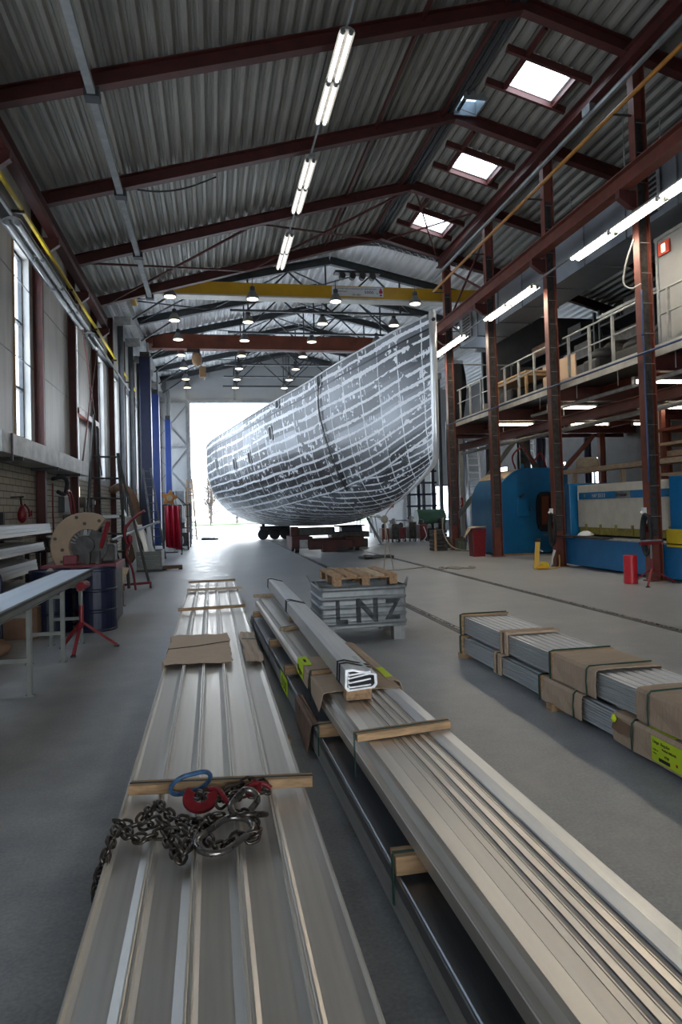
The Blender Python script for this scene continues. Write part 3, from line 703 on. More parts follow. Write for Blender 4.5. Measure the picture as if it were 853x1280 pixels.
# ------------------------------------------------------------------ strip lights
def strip(y0, n, x, z, L, on, label, group, m_on, tilt=0):
    t = thing('strip_light', label, 'light', (x, y0, z), group)
    for k in range(n):
        a = y0 + k * (L + .05)
        MB().ext([(x - .15, z - .01), (x - .13, z + .05), (x - .05, z + .09), (x + .05, z + .09), (x + .13, z + .05), (x + .15, z - .01), (x + .12, z + .04), (x - .12, z + .04)], a, a + L).build('tray', 'galv_dull', t)
        for dx in (-.075, .075):
            MB().cyl((x + dx, a + .05, z), (x + dx, a + L - .05, z), .04, n=10).build('tube', m_on if on else 'tube_off', t, smooth=False)
            for e in (a, a + L - .05): MB().cyl((x + dx, e, z), (x + dx, e + .05, z), .046, n=10).build('end_cap', 'galv', t)
    return t
def build_lights():
    for i, (y, n) in enumerate(((11.75, 2), (16.33, 2), (20.95, 2))):
        strip(y, n, 2.6, 10.2, 1.48, True, 'twin-tube strip light on the conduit under the left roof slope, %s group from the camera' % ORD[i], 'centre strip lights', 'tube_c')
    tag(MB().box(2.58, 2.62, 6, 24.2, 10.29, 10.33).build('light_rail', 'steel_grey'), 'thin grey conduit carrying the strip lights under the left roof slope', 'conduit')
    for i, (y, n) in enumerate(((9.4, 3), (15.92, 2), (20.84, 2))):
        strip(y, n, 8.2, 7.12, 1.5, True, 'bright twin-tube strip light along the right columns, %s group from the camera' % ORD[i], 'right strip lights', 'tube_on')
    tag(MB().box(8.18, 8.22, 6, 24, 7.21, 7.25).build('light_rail', 'galv'), 'thin grey conduit carrying the bright strip lights along the right columns', 'conduit')
    for i, (y, n) in enumerate(((10.9, 2), (14.0, 2), (17.6, 1))):
        strip(y, n, -2.85, 6.1, 1.48, False, 'unlit twin-tube strip light by the left wall, %s group from the camera' % ORD[i], 'left strip lights', 'tube_c')
    tag(MB().box(-2.87, -2.83, 6, 26, 6.19, 6.23).build('light_rail', 'galv'), 'thin grey conduit carrying the unlit strip lights by the left wall', 'conduit')
    # lamps under the platform, across the aisle
    n = 0
    for i, y in enumerate((13.2, 16.9, 20.6)):
        for j, x in enumerate((8.95 if i == 0 else 8.5 + .0, 11.2, 13.5)):
            if i == 0 and j == 2: continue
            t = thing('ceiling_batten', 'single lit tube under the platform, %s from the hall in the %s row' % (ORD[j], ORD[i]), 'light', (x, y, 4.25), 'tubes under the platform')
            x = max(x, 9.0) if i == 0 else x + .45
            MB().box(x, x + 1.45, y - .05, y + .05, 4.24, 4.30).build('tray', 'galv', t)
            MB().cyl((x + .05, y, 4.2), (x + 1.4, y, 4.2), .035, n=8).build('tube', 'tube_m', t)
            for e in (x, x + 1.4): MB().box(e, e + .05, y - .045, y + .045, 4.15, 4.26).build('end_cap', 'white_m', t)

# ------------------------------------------------------------------ the boat
HB = [(13.03, .03), (14.06, .37), (15.5, .72), (17.3, 1.18), (19.7, 1.70), (22.45, 2.40), (26.6, 3.27), (29.5, 3.83), (32.5, 4.33), (36, 4.62), (42.5, 4.4)]
HS = [(13, 5.5), (16, 5.43), (20, 5.28), (25, 5.12), (30, 5.02), (36, 5.0), (43, 5.05)]
HK = [(13.03, 2.57), (13.32, 2.45), (14.47, 2.12), (15.8, 1.81), (18.27, 1.5), (21.56, 1.26), (28.2, .95), (36, .83), (42.5, 1.0)]
def interp(T, x):
    # smooth (monotone cubic) interpolation through the table
    n = len(T)
    if x <= T[0][0]: return T[0][1]
    if x >= T[-1][0]: return T[-1][1]
    i = max(k for k in range(n - 1) if T[k][0] <= x)
    d = [(T[k + 1][1] - T[k][1]) / (T[k + 1][0] - T[k][0]) for k in range(n - 1)]
    def m(k):
        if k == 0: return d[0]
        if k == n - 1: return d[-1]
        return 0 if d[k - 1] * d[k] <= 0 else 2 * d[k - 1] * d[k] / (d[k - 1] + d[k])
    h = T[i + 1][0] - T[i][0]; t = (x - T[i][0]) / h
    return (1 + 2 * t) * (1 - t) ** 2 * T[i][1] + t * (1 - t) ** 2 * h * m(i) + t * t * (3 - 2 * t) * T[i + 1][1] + t * t * (t - 1) * h * m(i + 1)
def hull_pt(Y, t, side=-1):
    b, zs, zk = interp(HB, Y), interp(HS, Y), interp(HK, Y); s = min(1, max(0, (Y - 13) / 15)); h = zs - zk
    px = (b, b * (.86 + .17 * s), b * (.55 + .33 * s), 0); pz = (zs, zk + .40 * h, zk + (.07 - .09 * s) * h, zk)
    c = ((1 - t) ** 3, 3 * t * (1 - t) ** 2, 3 * t * t * (1 - t), t ** 3)
    return V((4.45 + side * sum(a * q for a, q in zip(c, px)), Y, sum(a * q for a, q in zip(c, pz))))
def hull_frame(Y, t):
    p = hull_pt(Y, t); du = (hull_pt(Y + .05, t) - hull_pt(Y - .05, t)).normalized(); dv = (hull_pt(Y, t + .01) - hull_pt(Y, max(0, t - .01))).normalized()
    n = du.cross(dv).normalized()
    if n.x > 0: n = -n
    return p, du, dv, n
def build_boat():
    t = thing('boat_hull', 'large bare aluminium boat hull with ground weld seams standing in the hall', 'boat', (4.45, 28, .8))
    ys = [13.03 + (42.5 - 13.03) * (k / 90) ** 1.25 for k in range(91)]; nt = 44
    vs, fs, uv = [], [], []
    for side in (-1, 1):
        base = len(vs)
        for y in ys:
            for j in range(nt + 1):
                vs.append(hull_pt(y, j / nt, side)); uv.append((y, j / nt))
        w = nt + 1
        for i in range(90):
            for j in range(nt):
                q = (base + i * w + j, base + i * w + j + 1, base + (i + 1) * w + j + 1, base + (i + 1) * w + j)
                fs.append(q if side > 0 else q[::-1])
    me = bpy.data.meshes.new('plating'); me.from_pydata([tuple(p - t.location) for p in vs], [], fs); me.update()
    ul = me.uv_layers.new(name='UVMap')
    for l in me.loops: ul.data[l.index].uv = uv[l.vertex_index]
    for p in me.polygons: p.use_smooth = True
    me.materials.append(M['hull'])
    o = bpy.data.objects.new('plating', me); C.objects.link(o); o.parent = t
    # deck and transom close the shell
    d = MB(); g = []
    for y in ys[::3]: g.append([hull_pt(y, 0, -1) - V((0, 0, .05)), V((4.45, y, hull_pt(y, 0)[2] + .06)), hull_pt(y, 0, 1) - V((0, 0, .05))])
    d.sheet(g).build('deck', 'alu_dark', t)
    tr = [hull_pt(42.5, j / 20, -1) for j in range(21)] + [hull_pt(42.5, 1 - j / 20, 1) for j in range(1, 21)]
    MB().add(tr, [tuple(range(len(tr)))]).build('transom', 'alu_dark', t)
    # toe rail along the sheer, stem bar
    for side in (-1, 1):
        MB().tube([hull_pt(y, 0, side) + V((0, 0, .0)) for y in ys[1:]], .028, 6).build('toe_rail', 'stem', t, smooth=True)
    st = [V((4.45, 12.98, 5.52)), V((4.45, 12.985, 4.8)), V((4.45, 13.0, 4.0)), V((4.45, 13.02, 3.2)), V((4.45, 13.05, 2.62))]
    sb = MB().tube(st + [V((4.45, y, interp(HK, y) - .0)) for y in (13.2, 13.6, 14.5, 15.8, 17.5)], [.075, .075, .074, .072, .068, .055, .045, .04, .03, .02], 14)
    sb.lathe([(.075, -.02), (.064, .03), (.038, .06), (.005, .068)], (4.45, 12.98, 5.52), 14)
    s = sb.build('stem_bar', 'stem', t, smooth=True)
    MB().cyl((4.44, 12.88, 5.36), (4.44, 12.94, 5.36), .036, n=14).build('bow_eye', 'black', s)
    # ports and hawse holes
    for y, v, a, h, nm in ((18.5, .024, .28, .30, 'hawse_hole'), (21.9, .022, .3, .24, 'hawse_hole'), (22.8, .14, .3, .42, 'porthole'), (25.6, .22, .34, .42, 'porthole'), (27.8, .22, .36, .44, 'porthole'), (31.3, .17, .4, .46, 'porthole')):
        p, du, dv, n = hull_frame(y, v)
        mb = MB(); ring = []
        for k in range(20):
            an = 2 * PI * k / 20; cx, cy = math.cos(an), math.sin(an)
            e = (abs(cx) ** 6 + abs(cy) ** 6) ** (-1 / 6)
            ring.append((cx * e * a / 2, cy * e * h / 2))
        vsx = [p + du * (x * 1.18) + dv * (z * 1.18) + n * .03 for x, z in ring] + [p + du * x + dv * z + n * .03 for x, z in ring] + [p + du * x + dv * z - n * .02 for x, z in ring]
        m = len(ring)
        mb.add(vsx, [(i, (i + 1) % m, m + (i + 1) % m, m + i) for i in range(m)] + [(m + i, m + (i + 1) % m, 2 * m + (i + 1) % m, 2 * m + i) for i in range(m)])
        f = mb.build(nm, 'alu2', t)
        MB().add([p + du * x + dv * z + n * .012 for x, z in ring], [tuple(range(m))]).build('opening', 'black', f)
    # power cable out of the forward hawse hole
    cpts = [(18.5, .03), (18.6, .10), (18.6, .17), (18.4, .32), (18.2, .5), (18.1, .64)]
    for k, dx in enumerate((0, .09)):
        path = []
        for y, v in cpts:
            p, du, dv, n = hull_frame(y, v); path.append(p + n * .045 + du * dx * min(1, v * 4))
        o = MB().tube(smooth_path(path), .016 - .008 * k, 6).build('hanging_cable', 'grime', smooth=True)
        tag(o, 'dark cable hanging down the hull from the large hawse hole, %s strand' % ('forward', 'aft')[k], 'cable')
    # trolleys and keel blocks
    t = thing('boat_trolley', 'rust-red rail trolley carrying the boat hull, front one', 'trolley', (4.3, 26.5, 0))
    MB().box(2.95, 3.75, 25.6, 27.4, .18, .62).build('bogie', 'rust_dark', t, bevel=.03); MB().box(5.0, 5.75, 25.6, 27.4, .18, .55).build('bogie', 'rust_dark', t, bevel=.03)
    MB().box(3.6, 5.3, 25.5, 25.75, .12, .46).build('side_beam', 'rust_dark', t, bevel=.02); MB().box(3.75, 5.0, 25.9, 27.0, .22, .50).build('cross_beam', 'rust_dark', t, bevel=.02); MB().box(4.6, 6.1, 26.2, 27.2, .5, .72).build('top_beam', 'grime', t, bevel=.02)
    for x in (3.17, 5.5):
        for y in (25.9, 27.0): MB().cyl((x - .08, y, .19), (x + .08, y, .19), .19, n=18).build('wheel', 'grime', t)
    MB().box(3.25, 3.55, 25.53, 25.62, .2, .5).build('buffer_plate', 'galv_dull', t)
    MB().box(3.0, 3.3, 26.2, 26.6, .62, .99).build('jack', 'rust_dark', t, bevel=.03)
    MB().box(3.3, 4.75, 26.3, 26.8, .62, .93).build('keel_block', 'grime', t, bevel=.02)
    for k in range(3): MB().box(4.1, 4.62, 25.35, 25.85, .02 + .09 * k, .1 + .09 * k).build('plank', 'rust_dark', t)
    t = thing('boat_trolley', 'black rail trolley under the far end of the boat hull', 'trolley', (3.4, 39, 0))
    MB().box(2.7, 4.4, 38.7, 40.3, .25, .75).build('frame', 'grime', t, bevel=.03); MB().box(4.4, 6.2, 39.0, 39.6, .35, .6).build('cross_beam', 'grime', t)
    for x in (2.85, 3.5, 4.1): MB().cyl((x, 38.55, .3), (x, 38.75, .3), .3, n=18).build('wheel', 'black', t)
    MB().cyl((2.9, 39, .75), (2.9, 39, .88), .1).build('jack', 'grime', t); MB().box(2.7, 3.1, 38.8, 39.2, .86, .92).build('jack_head', 'grime', t)
    t = thing('keel_stand', 'dark block stand supporting the keel behind the front trolley', 'support', (5.6, 28.5, 0))
    MB().box(5.2, 6.5, 28.2, 29.2, 0, .35).build('base', 'grime', t, bevel=.03); MB().box(5.4, 6.3, 28.3, 29.0, .35, .87).build('post', 'blue_dark', t, bevel=.03); MB().box(5.2, 6.4, 28.3, 29.1, .87, .93).build('pad', 'black', t)
    t = thing('support_prop', 'bright steel prop slanting from the floor to the hull bottom', 'support', (7.0, 29.2, 0))
    MB().cyl((7.3, 29, .02), (6.7, 29.1, 1.22), .06).build('prop', 'galv', t); MB().box(7.15, 7.45, 28.85, 29.15, 0, .03).build('foot', 'galv', t)
    # sawhorse-like rope tie on the floor ahead of the trolley
    t = thing('tie_rope', 'pale rope tied up under the bow with two ends hanging to the floor', 'rope', (4.5, 17.2, 0))
    MB().tube(smooth_path([(4.42, 17.2, 1.33), (4.43, 17.2, .7), (4.36, 17.2, .02)], 5), .014, 6).build('end', 'rope', t)
    MB().tube(smooth_path([(4.42, 17.2, 1.33), (4.5, 17.2, .7), (4.62, 17.2, .02)], 5), .012, 6).build('end', 'rope', t)
    MB().lathe([(.03, -.1), (.09, -.05), (.1, .03), (.05, .1)], (4.42, 17.2, 1.33), 10).build('knot', 'rope', t)
    MB().tube(smooth_path([(4.42, 17.2, 1.38), (4.1, 17.6, 1.42), (3.9, 18.0, 1.55)], 5), .012, 6).build('tail', 'rope', t)
    MB().tube(smooth_path([(4.42, 17.2, 1.40), (4.44, 16.9, 1.55), (4.45, 16.3, 1.72)], 5), .012, 6).build('tail', 'rope', t)
    tag(MB().tube(smooth_path([(4.3, 17.3, .012), (4.7, 17.15, .012), (5.4, 17.5, .012), (5.72, 17.6, .014)], 6), .014, 6).build('floor_rope', 'rope'), 'rope lying across the floor from the rope tie to the rail', 'rope')
    rp = [(5.75 + .22 * math.cos(a * .9) + .05 * a, 16.9 + .25 * math.sin(a * 1.3), .02 + .004 * (a % 3)) for a in range(16)]
    tag(MB().tube(smooth_path(rp, 4), .02, 6).build('rope_heap', 'rope'), 'small tangled heap of brown rope lying on the right floor rail', 'rope')
    hp = [(5.2 + .5 * math.cos(a * 1.1), 21.5 + .5 * math.sin(a * 1.7), .03 + .02 * (a % 4)) for a in range(18)]
    tag(MB().tube(smooth_path(hp, 4), .035, 6).build('hose_heap', 'grime'), 'dark heap of hose on the floor in front of the trolley', 'hose')
    # rope hanging from the stern to a mat by the door
    tag(MB().tube(smooth_path([(-.16, 40.9, 3.6), (-.14, 41, 2.4), (-.05, 41.1, 1.0), (.15, 41.2, .12)], 5), .02, 6).build('hanging_line', 'grime'), 'thin line hanging beside the far end of the hull near the door', 'rope')
    hp = [(-.2 + .55 * math.cos(a * 2.1), 41.4 + .3 * math.sin(a * 1.3), .03 + .03 * (a % 3)) for a in range(18)]
    tag(MB().tube(smooth_path(hp, 3), .06, 6).build('cable_heap', 'black'), 'black cable heap on the floor in the big doorway', 'cable')

# ------------------------------------------------------------------ foreground aluminium stock
def build_left_pile():
    xs0, w = -.48, .186
    pos = ['leftmost', 'second from left', 'middle', 'second from right', 'rightmost']
    proto = None
    for k in range(5):
        lab = 'long aluminium channel plank in the left foreground pile, %s of five' % pos[k]
        x = xs0 + k * (w + .002)
        if proto is None:
            lip = [(0, 0), (w, 0), (w, .058), (w - .004, .061), (w - .010, .061), (w - .012, .034), (w - .046, .026), (.030, .024), (.014, .030), (.011, .061), (.004, .061), (0, .058)]
            proto = MB().ext(lip, 0, 13.9).build('channel_plank', 'alu', bevel=.0)
            o = proto
        else:
            o = proto.copy(); C.objects.link(o)
        o.location = (x, .85 + (0, .02, -.01, .03, .01)[k], .115); tag(o, lab, 'aluminium plank', 'channel planks of the left pile')
    for k, y in enumerate((1.6, 4.6, 7.6, 10.6, 13.6)):
        tag(MB().box(-.50, .49, y, y + .1, 0, .115).build('bearer_timber', 'wood'), 'timber bearer under the left pile of aluminium planks, %s from the camera' % ORD[k], 'timber', 'bearers under the left pile')
    def lath(p0, p1, label, w=.075, h=.04, m='wood', z=.178):
        t = thing('timber_lath', label, 'timber', ((p0[0] + p1[0]) / 2, (p0[1] + p1[1]) / 2, z))
        MB().bar((*p0, z + h / 2), (*p1, z + h / 2), w, h).build('lath', m, t, bevel=.003)
        d = V((*p1, 0)) - V((*p0, 0))
        MB().bar((*p0, z + h + .001), (*p1, z + h + .001), .014, .003).build('strap', 'strap_black', t)
    lath((-.455, 3.80), (.50, 3.66), 'timber lath across the left pile beside the chain', h=.05)
    lath((-.52, 10.55), (.48, 10.62), 'thin timber lath across the left pile beyond the cardboard')
    lath((-.50, 14.66), (.47, 14.7), 'timber lath across the far end of the left pile')
    o = MB().box(-.48, .56, 13.1, 13.5, .178, .184).build('cardboard_strip', 'card'); tag(o, 'pale cardboard strip lying across the far end of the left pile', 'cardboard')
    # draped cardboard sheets
    def sheet(x0, x1, y0, y1, label, drapeL=0, drapeR=0, rag=.0, seed=1):
        r = random.Random(seed); g = []
        ny = 10
        for i in range(ny + 1):
            y = y0 + (y1 - y0) * i / ny; row = []
            xa, xb = x0 + r.uniform(-rag, rag), x1 + r.uniform(-rag, rag)
            z = .186 + .004 * math.sin(i * 1.1)
            if drapeL: row += [(xa - .012, y, z - drapeL), (xa - .012, y, z - .02)]
            for j in range(9):
                x = xa + (xb - xa) * j / 8; row.append((x, y + (.03 * math.sin(j * .8) if i in (0, ny) else 0), z + .006 * math.sin(j * 1.7 + i * .6)))
            if drapeR: row += [(xb + .012, y, z - .02), (xb + .012, y, z - drapeR)]
            g.append(row)
        o = MB().sheet(g).build('cardboard_sheet', 'card', solid=.004); tag(o, label, 'cardboard'); return o
    sheet(-.485, .17, 6.82, 8.42, 'big torn cardboard sheet over the left pile', .09, 0, .015, 2)
    sheet(.30, .465, 6.74, 8.4, 'narrow cardboard sheet draped over the right edge of the left pile', 0, .1, .015, 5)
    tag(MB().tube([(-.50, 7.55, .15), (-.48, 7.55, .20), (-.2, 7.6, .203), (.1, 7.75, .203), (.16, 7.78, .20)], .005, 6).build('strap', 'strap_black'), 'loose dark strap over the big cardboard sheet', 'strap')
    tag(MB().tube([(.31, 7.9, .20), (.40, 7.85, .203), (.47, 7.8, .20), (.485, 7.78, .15), (.54, 7.75, .06)], .005, 6).build('strap', 'strap'), 'loose green strap over the narrow cardboard sheet', 'strap')

def link_mesh(L, W, r, n=20, k=8):
    pts = []
    a = (L - W) / 2
    for i in range(n // 2 + 1):
        t = -PI / 2 + PI * i / (n // 2); pts.append((a + W / 2 * math.cos(t), W / 2 * math.sin(t), 0))
    for i in range(n // 2 + 1):
        t = PI / 2 + PI * i / (n // 2); pts.append((-a + W / 2 * math.cos(t), W / 2 * math.sin(t), 0))
    return MB().tube(pts, r, k, closed=True)
def build_chain():
    t = thing('lifting_chain', 'heap of black lifting chain with rings and red hooks on the left pile', 'chain', (-.1, 3.3, .178))
    proto = link_mesh(.066, .044, .0075).build('chain_link', 'chain', smooth=True)
    me = proto.data; C.objects.unlink(proto); bpy.data.objects.remove(proto)
    A = [(-.492, 2.96, .05), (-.50, 3.02, .12), (-.475, 3.17, .19), (-.455, 3.34, .2), (-.388, 3.26, .19), (-.322, 3.22, .195), (-.251, 3.23, .2), (-.2, 3.10, .195), (-.17, 3.0, .19), (-.138, 3.07, .2), (-.107, 3.17, .215), (-.045, 3.30, .21)]
    B = [(-.46, 3.40, .2), (-.389, 3.35, .2), (-.347, 3.40, .215), (-.312, 3.54, .20), (-.28, 3.47, .23), (-.255, 3.42, .23), (-.205, 3.35, .215), (-.156, 3.30, .22), (-.119, 3.32, .2), (-.063, 3.26, .22), (-.016, 3.31, .22), (.031, 3.32, .21)]
    D_ = [(-.096, 3.60, .21), (-.025, 3.49, .225), (.035, 3.57, .215), (.118, 3.60, .24), (.20, 3.63, .245), (.245, 3.56, .21), (.135, 3.52, .22), (.053, 3.47, .23), (0, 3.42, .22)]
    E_ = [(-.044, 3.12, .2), (-.01, 3.06, .195), (.043, 3.10, .19), (.098, 3.14, .195), (.15, 3.10, .2), (.174, 3.19, .2), (.126, 3.30, .215), (.08, 3.34, .21)]
    F_ = [(-.33, 3.32, .205), (-.27, 3.30, .23), (-.22, 3.22, .215), (-.17, 3.20, .225), (-.12, 3.12, .21), (-.16, 3.05, .205), (-.19, 3.10, .22)]
    rnd = random.Random(5); n = 0
    for path in (A, B, D_, E_, F_):
        pts = smooth_path(path, 12); acc = 0; nxt = 0
        for a, b in zip(pts, pts[1:]):
            seg = (b - a).length
            if acc + seg >= nxt and n < 100:
                d = (b - a).normalized()
                roll = (PI / 4 if n % 2 else -PI / 4) + rnd.uniform(-.25, .25)
                q = d.to_track_quat('X', 'Z') @ Matrix.Rotation(roll, 3, 'X').to_quaternion()
                o = bpy.data.objects.new('chain_link', me); C.objects.link(o); o.parent = t
                o.rotation_mode = 'QUATERNION'; o.rotation_quaternion = q; o.location = a - t.location
                n += 1; nxt += .046
            acc += seg
    def ring(L, W, r, m, loc, rot, name, sq=None):
        mb = link_mesh(L, W, r, 32, 10); R = Matrix.Rotation(rot[2], 4, 'Z') @ Matrix.Rotation(rot[1], 4, 'Y') @ Matrix.Rotation(rot[0], 4, 'X')
        mb.v = [tuple(R @ V(p) + V(loc)) for p in mb.v]
        return mb.build(name, m, t, smooth=True)
    ring(.30, .16, .0145, 'link', (.028, 3.12, .215), (.12, -.05, math.atan2(.20, .17)), 'master_link')['label'] = 'large oval steel master link'
    ring(.21, .15, .012, 'blue_gloss', (-.135, 3.63, .262), (-.95, 0, .38), 'master_link')['label'] = 'worn blue oval ring'
    ring(.17, .09, .016, 'link', (.125, 3.36, .245), (.5, -.25, .95), 'coupling_link')['label'] = 'bright worn coupling link'
    ring(.13, .07, .014, 'chain', (.16, 3.28, .22), (-.4, .2, .3), 'coupling_link')
    # red chain grab (thick crescent plate) and two red hooks
    def crescent(c, r0, r1, a0, a1, th, m, name, rot):
        pr = arc(0, 0, r1, a0, a1, 20) + arc(0, 0, r0, a1, a0, 20)
        n_ = len(pr); mb = MB()
        vs = [(x, y, -th / 2) for x, y in pr] + [(x, y, th / 2) for x, y in pr]
        fs = [(i, (i + 1) % n_, n_ + (i + 1) % n_, n_ + i) for i in range(n_)]
        for i in range(20): 
            j = n_ - 1 - i
            fs += [(i, i + 1, j - 1, j), (n_ + i, n_ + j, n_ + j - 1, n_ + i + 1)]
        R = Matrix.Rotation(rot[2], 4, 'Z') @ Matrix.Rotation(rot[1], 4, 'Y') @ Matrix.Rotation(rot[0], 4, 'X')
        mb.add([tuple(R @ V(p) + V(c)) for p in vs], fs)
        return mb.build(name, m, t, bevel=.003)
    crescent((-.085, 3.47, .245), .034, .085, 140, 395, .022, 'red_gloss', 'hook', (.45, .1, -.1))['label'] = 'red crescent shaped chain hook'
    crescent((.17, 3.53, .245), .02, .052, 200, 420, .02, 'red_gloss', 'hook', (.3, -.2, .5))['label'] = 'small red hook at the right end'
    MB().tube(smooth_path([(.10, 3.50, .235), (.16, 3.53, .26), (.23, 3.56, .25), (.27, 3.55, .225)], 5), [.012] * 16, 8).build('hook_shank', 'red_gloss', t, smooth=True)
    MB().tube(smooth_path([(-.04, 3.53, .26), (.0, 3.50, .27), (.03, 3.44, .25), (.05, 3.40, .23)], 5), [.013] * 16, 8).build('hook_shank', 'red_gloss', t, smooth=True)

def build_centre_pile():
    a = .022                                             # the pile lies a touch askew: x shifts with distance
    X = lambda u, y: .60 + u + (10 - y) * a
    def prof(name, pr, y0, y1, m, label, cat, group=None, parent=None):
        n = len(pr)
        vs = [(X(u, y0), y0, z) for u, z in pr] + [(X(u, y1), y1, z) for u, z in pr]
        fs = [(i, (i + 1) % n, n + (i + 1) % n, n + i) for i in range(n)] + [tuple(range(n - 1, -1, -1)), tuple(range(n, 2 * n))]
        o = MB().add(vs, fs).build(name, m, parent)
        if label: tag(o, label, cat, group)
        return o
    # lower layer: three nested wide trays
    for k in range(3):
        z = .05 + .052 * k; w = .50
        pr = [(-.085, z), (-.085 + w, z), (-.085 + w, z + .05), (-.097 + w, z + .05), (-.10 + w, z + .028), (-.06, z + .028), (-.068, z + .05), (-.073, z + .046), (-.078, z + .05), (-.085, z + .05)]
        prof('wide_tray_profile', pr, .9, 9.9 - .1 * k, 'alu_matte' if k < 2 else 'alu_dark', 'wide aluminium tray in the lower layer of the centre pile, %s of three' % ('bottom', 'middle', 'topmost')[k], 'aluminium tray', 'wide trays of the centre pile')  # topmost tray gets a darker metal in place of dark reflections
    for k, y in enumerate((1.4, 4.0, 6.6, 9.4)):
        tag(MB().box(X(-.06, y), X(.42, y), y, y + .09, 0, .05).build('bearer_timber', 'wood'), 'timber bearer on the floor under the centre pile, %s from the camera' % ORD[k], 'timber', 'bearers under the centre pile')
    for k, (y, h) in enumerate(((1.5, .062), (2.62, .062), (4.3, .062), (6.0, .062), (7.25, .062), (9.3, .062))):
        t = thing('spacer_timber', 'short spacer timber between the two layers of the centre pile, %s from the camera' % ORD[k], 'timber', (X(.1, y), y, .207), 'spacers in the centre pile')
        MB().box(X(-.085, y), X(.44, y), y, y + .085, .207, .28).build('timber', 'wood', t, bevel=.003)
        MB().box(X(-.092, y), X(-.086, y), y + .03, y + .045, .08, .275).build('strap', 'strap', t); MB().box(X(-.088, y), X(.0, y), y + .03, y + .045, .278, .284).build('strap', 'strap', t)
    # upper layer
    zb = .282
    prof('stepped_profile', [(0, zb), (.12, zb), (.12, .398), (.056, .40), (.052, .372), (.034, .345), (.012, .340), (.008, .333), (.004, .34), (0, .338)], 1.0, 10.0, 'alu', 'stepped aluminium profile along the left edge of the centre pile', 'aluminium profile')
    prof('flat_profile', [(.122, zb), (.186, zb), (.186, .397), (.122, .397)], 1.0, 10.0, 'alu_tan', 'narrow flat aluminium profile next to the stepped one on the centre pile', 'aluminium profile')
    for k in range(4):
        u = .188 + .055 * k
        pr = [(u, zb), (u + .053, zb), (u + .053, .393), (u + .050, .396), (u + .045, .393), (u + .041, .384), (u + .037, .394), (u + .033, .394), (u + .029, .384), (u + .025, .398), (u, .398)]
        prof('ribbed_profile', pr, 1.0, 10.0, 'alu_tan', 'ribbed aluminium profile in the middle of the centre pile, %s from the left' % ('first', 'second', 'third', 'fourth')[k], 'aluminium profile', 'ribbed profiles of the centre pile')
    prof('flat_profile', [(.409, zb), (.53, zb), (.53, .40), (.47, .404), (.415, .40), (.409, .396)], 1.0, 10.0, 'alu2', 'wide flat aluminium profile along the right edge of the centre pile', 'aluminium profile')
    # timbers on top
    def lath(p0, p1, label, w=.07, h=.04, m='wood', z=.404, tails=True):
        t = thing('timber_lath', label, 'timber', (p0[0], p0[1], z))
        MB().bar((*p0, z + h / 2), (*p1, z + h / 2), w, h).build('lath', m, t, bevel=.003)
        MB().bar((*p0, z + h + .001), (*p1, z + h + .001), .013, .003).build('strap', 'strap', t)
        if tails: MB().box(p0[0] - .008, p0[0] - .002, p0[1] - .008, p0[1] + .008, .21, z + h).build('strap', 'strap', t)
    lath((X(-.008, 3.66), 3.62), (X(.545, 3.66), 3.70), 'timber lath strapped across the front of the centre pile')
    lath((X(.02, 7.1), 7.05), (X(.27, 7.1), 7.2), 'splintered timber lath across the middle of the centre pile', m='wood_pale', tails=False, z=.402)
    lath((X(-.03, 9.9), 9.9), (X(.34, 9.9), 9.93), 'timber lath across the far end of the centre pile', m='wood_pale', tails=False)
    # cardboard sleeves
    def sleeve(y0, y1, label, m='card', z1=.408, z0=.283, u0=-.006, u1=.545, flare=.0, right=True):
        t = thing('cardboard_sleeve', label, 'cardboard', (X(.2, y0), y0, z0))
        g = []
        for i in range(5):
            y = y0 + (y1 - y0) * i / 4; f = flare * (1 - i / 4)
            row = [(X(u0 - f, y), y, z0), (X(u0 - f * .5, y), y, z0 + .06), (X(u0, y), y, z1 - .01), (X(u0 + .012, y), y, z1)]
            row += [(X(u0 + (u1 - u0) * j / 6, y), y, z1 + .004 * math.sin(j * 2 + i)) for j in range(1, 6)]
            row += [(X(u1 - .012, y), y, z1), (X(u1, y), y, z1 - .012)]
            if right: row += [(X(u1 + f, y), y, z0 + .03)]
            g.append(row)
        MB().sheet(g).build('sleeve', m, t, solid=.004); return t
    t = sleeve(4.58, 5.08, 'brown cardboard sleeve on the centre pile, half in front of the small lath', flare=.03)
    t = sleeve(5.2, 5.72, 'brown cardboard sleeve on the centre pile, half behind the small lath', flare=.01)
    def label_(vs, name, lab):
        t2 = thing(name, lab, 'label', vs[0]); MB().add(vs, [(0, 1, 2, 3)]).build('sheet', 'yellow_label', t2, solid=.002)
        return t2
    y = 5.45
    n = t
    pt = MB().add([(X(-.018, y - .05), y - .05, .30), (X(-.018, y + .27), y + .27, .30), (X(-.012, y + .27), y + .27, .411), (X(-.012, y - .05), y - .05, .411)], [(0, 1, 2, 3)]).add([(X(-.012, y - .05), y - .05, .416), (X(-.012, y + .27), y + .27, .416), (X(.06, y + .27), y + .27, .417), (X(.06, y - .05), y - .05, .417)], [(0, 1, 2, 3)]).build('yellow_label', 'yellow_label', t, solid=.002)
    pt['label'] = 'bright yellow paper label'
    ink = MB()
    for yy, z0, z1 in ((.0, .33, .35), (.08, .31, .36), (.16, .33, .38)): ink.box(X(-.0225, y + yy) - .0, X(-.0205, y + yy), y + yy, y + yy + .04, z0, z1)
    ink.box(X(.01, y), X(.03, y), y + .05, y + .15, .4195, .4205); ink.build('print', 'ink', pt)
    tt = sleeve(4.55, 5.3, 'dark brown cardboard wrap hanging over the left side of the lower layer', 'card_dark', .212, .03, -.098, -.03, .035, False)
    o = MB().box(X(-.101, 5.2), X(-.094, 5.2), 5.05, 5.07, .03, .20).build('strap', 'strap_black', tt)
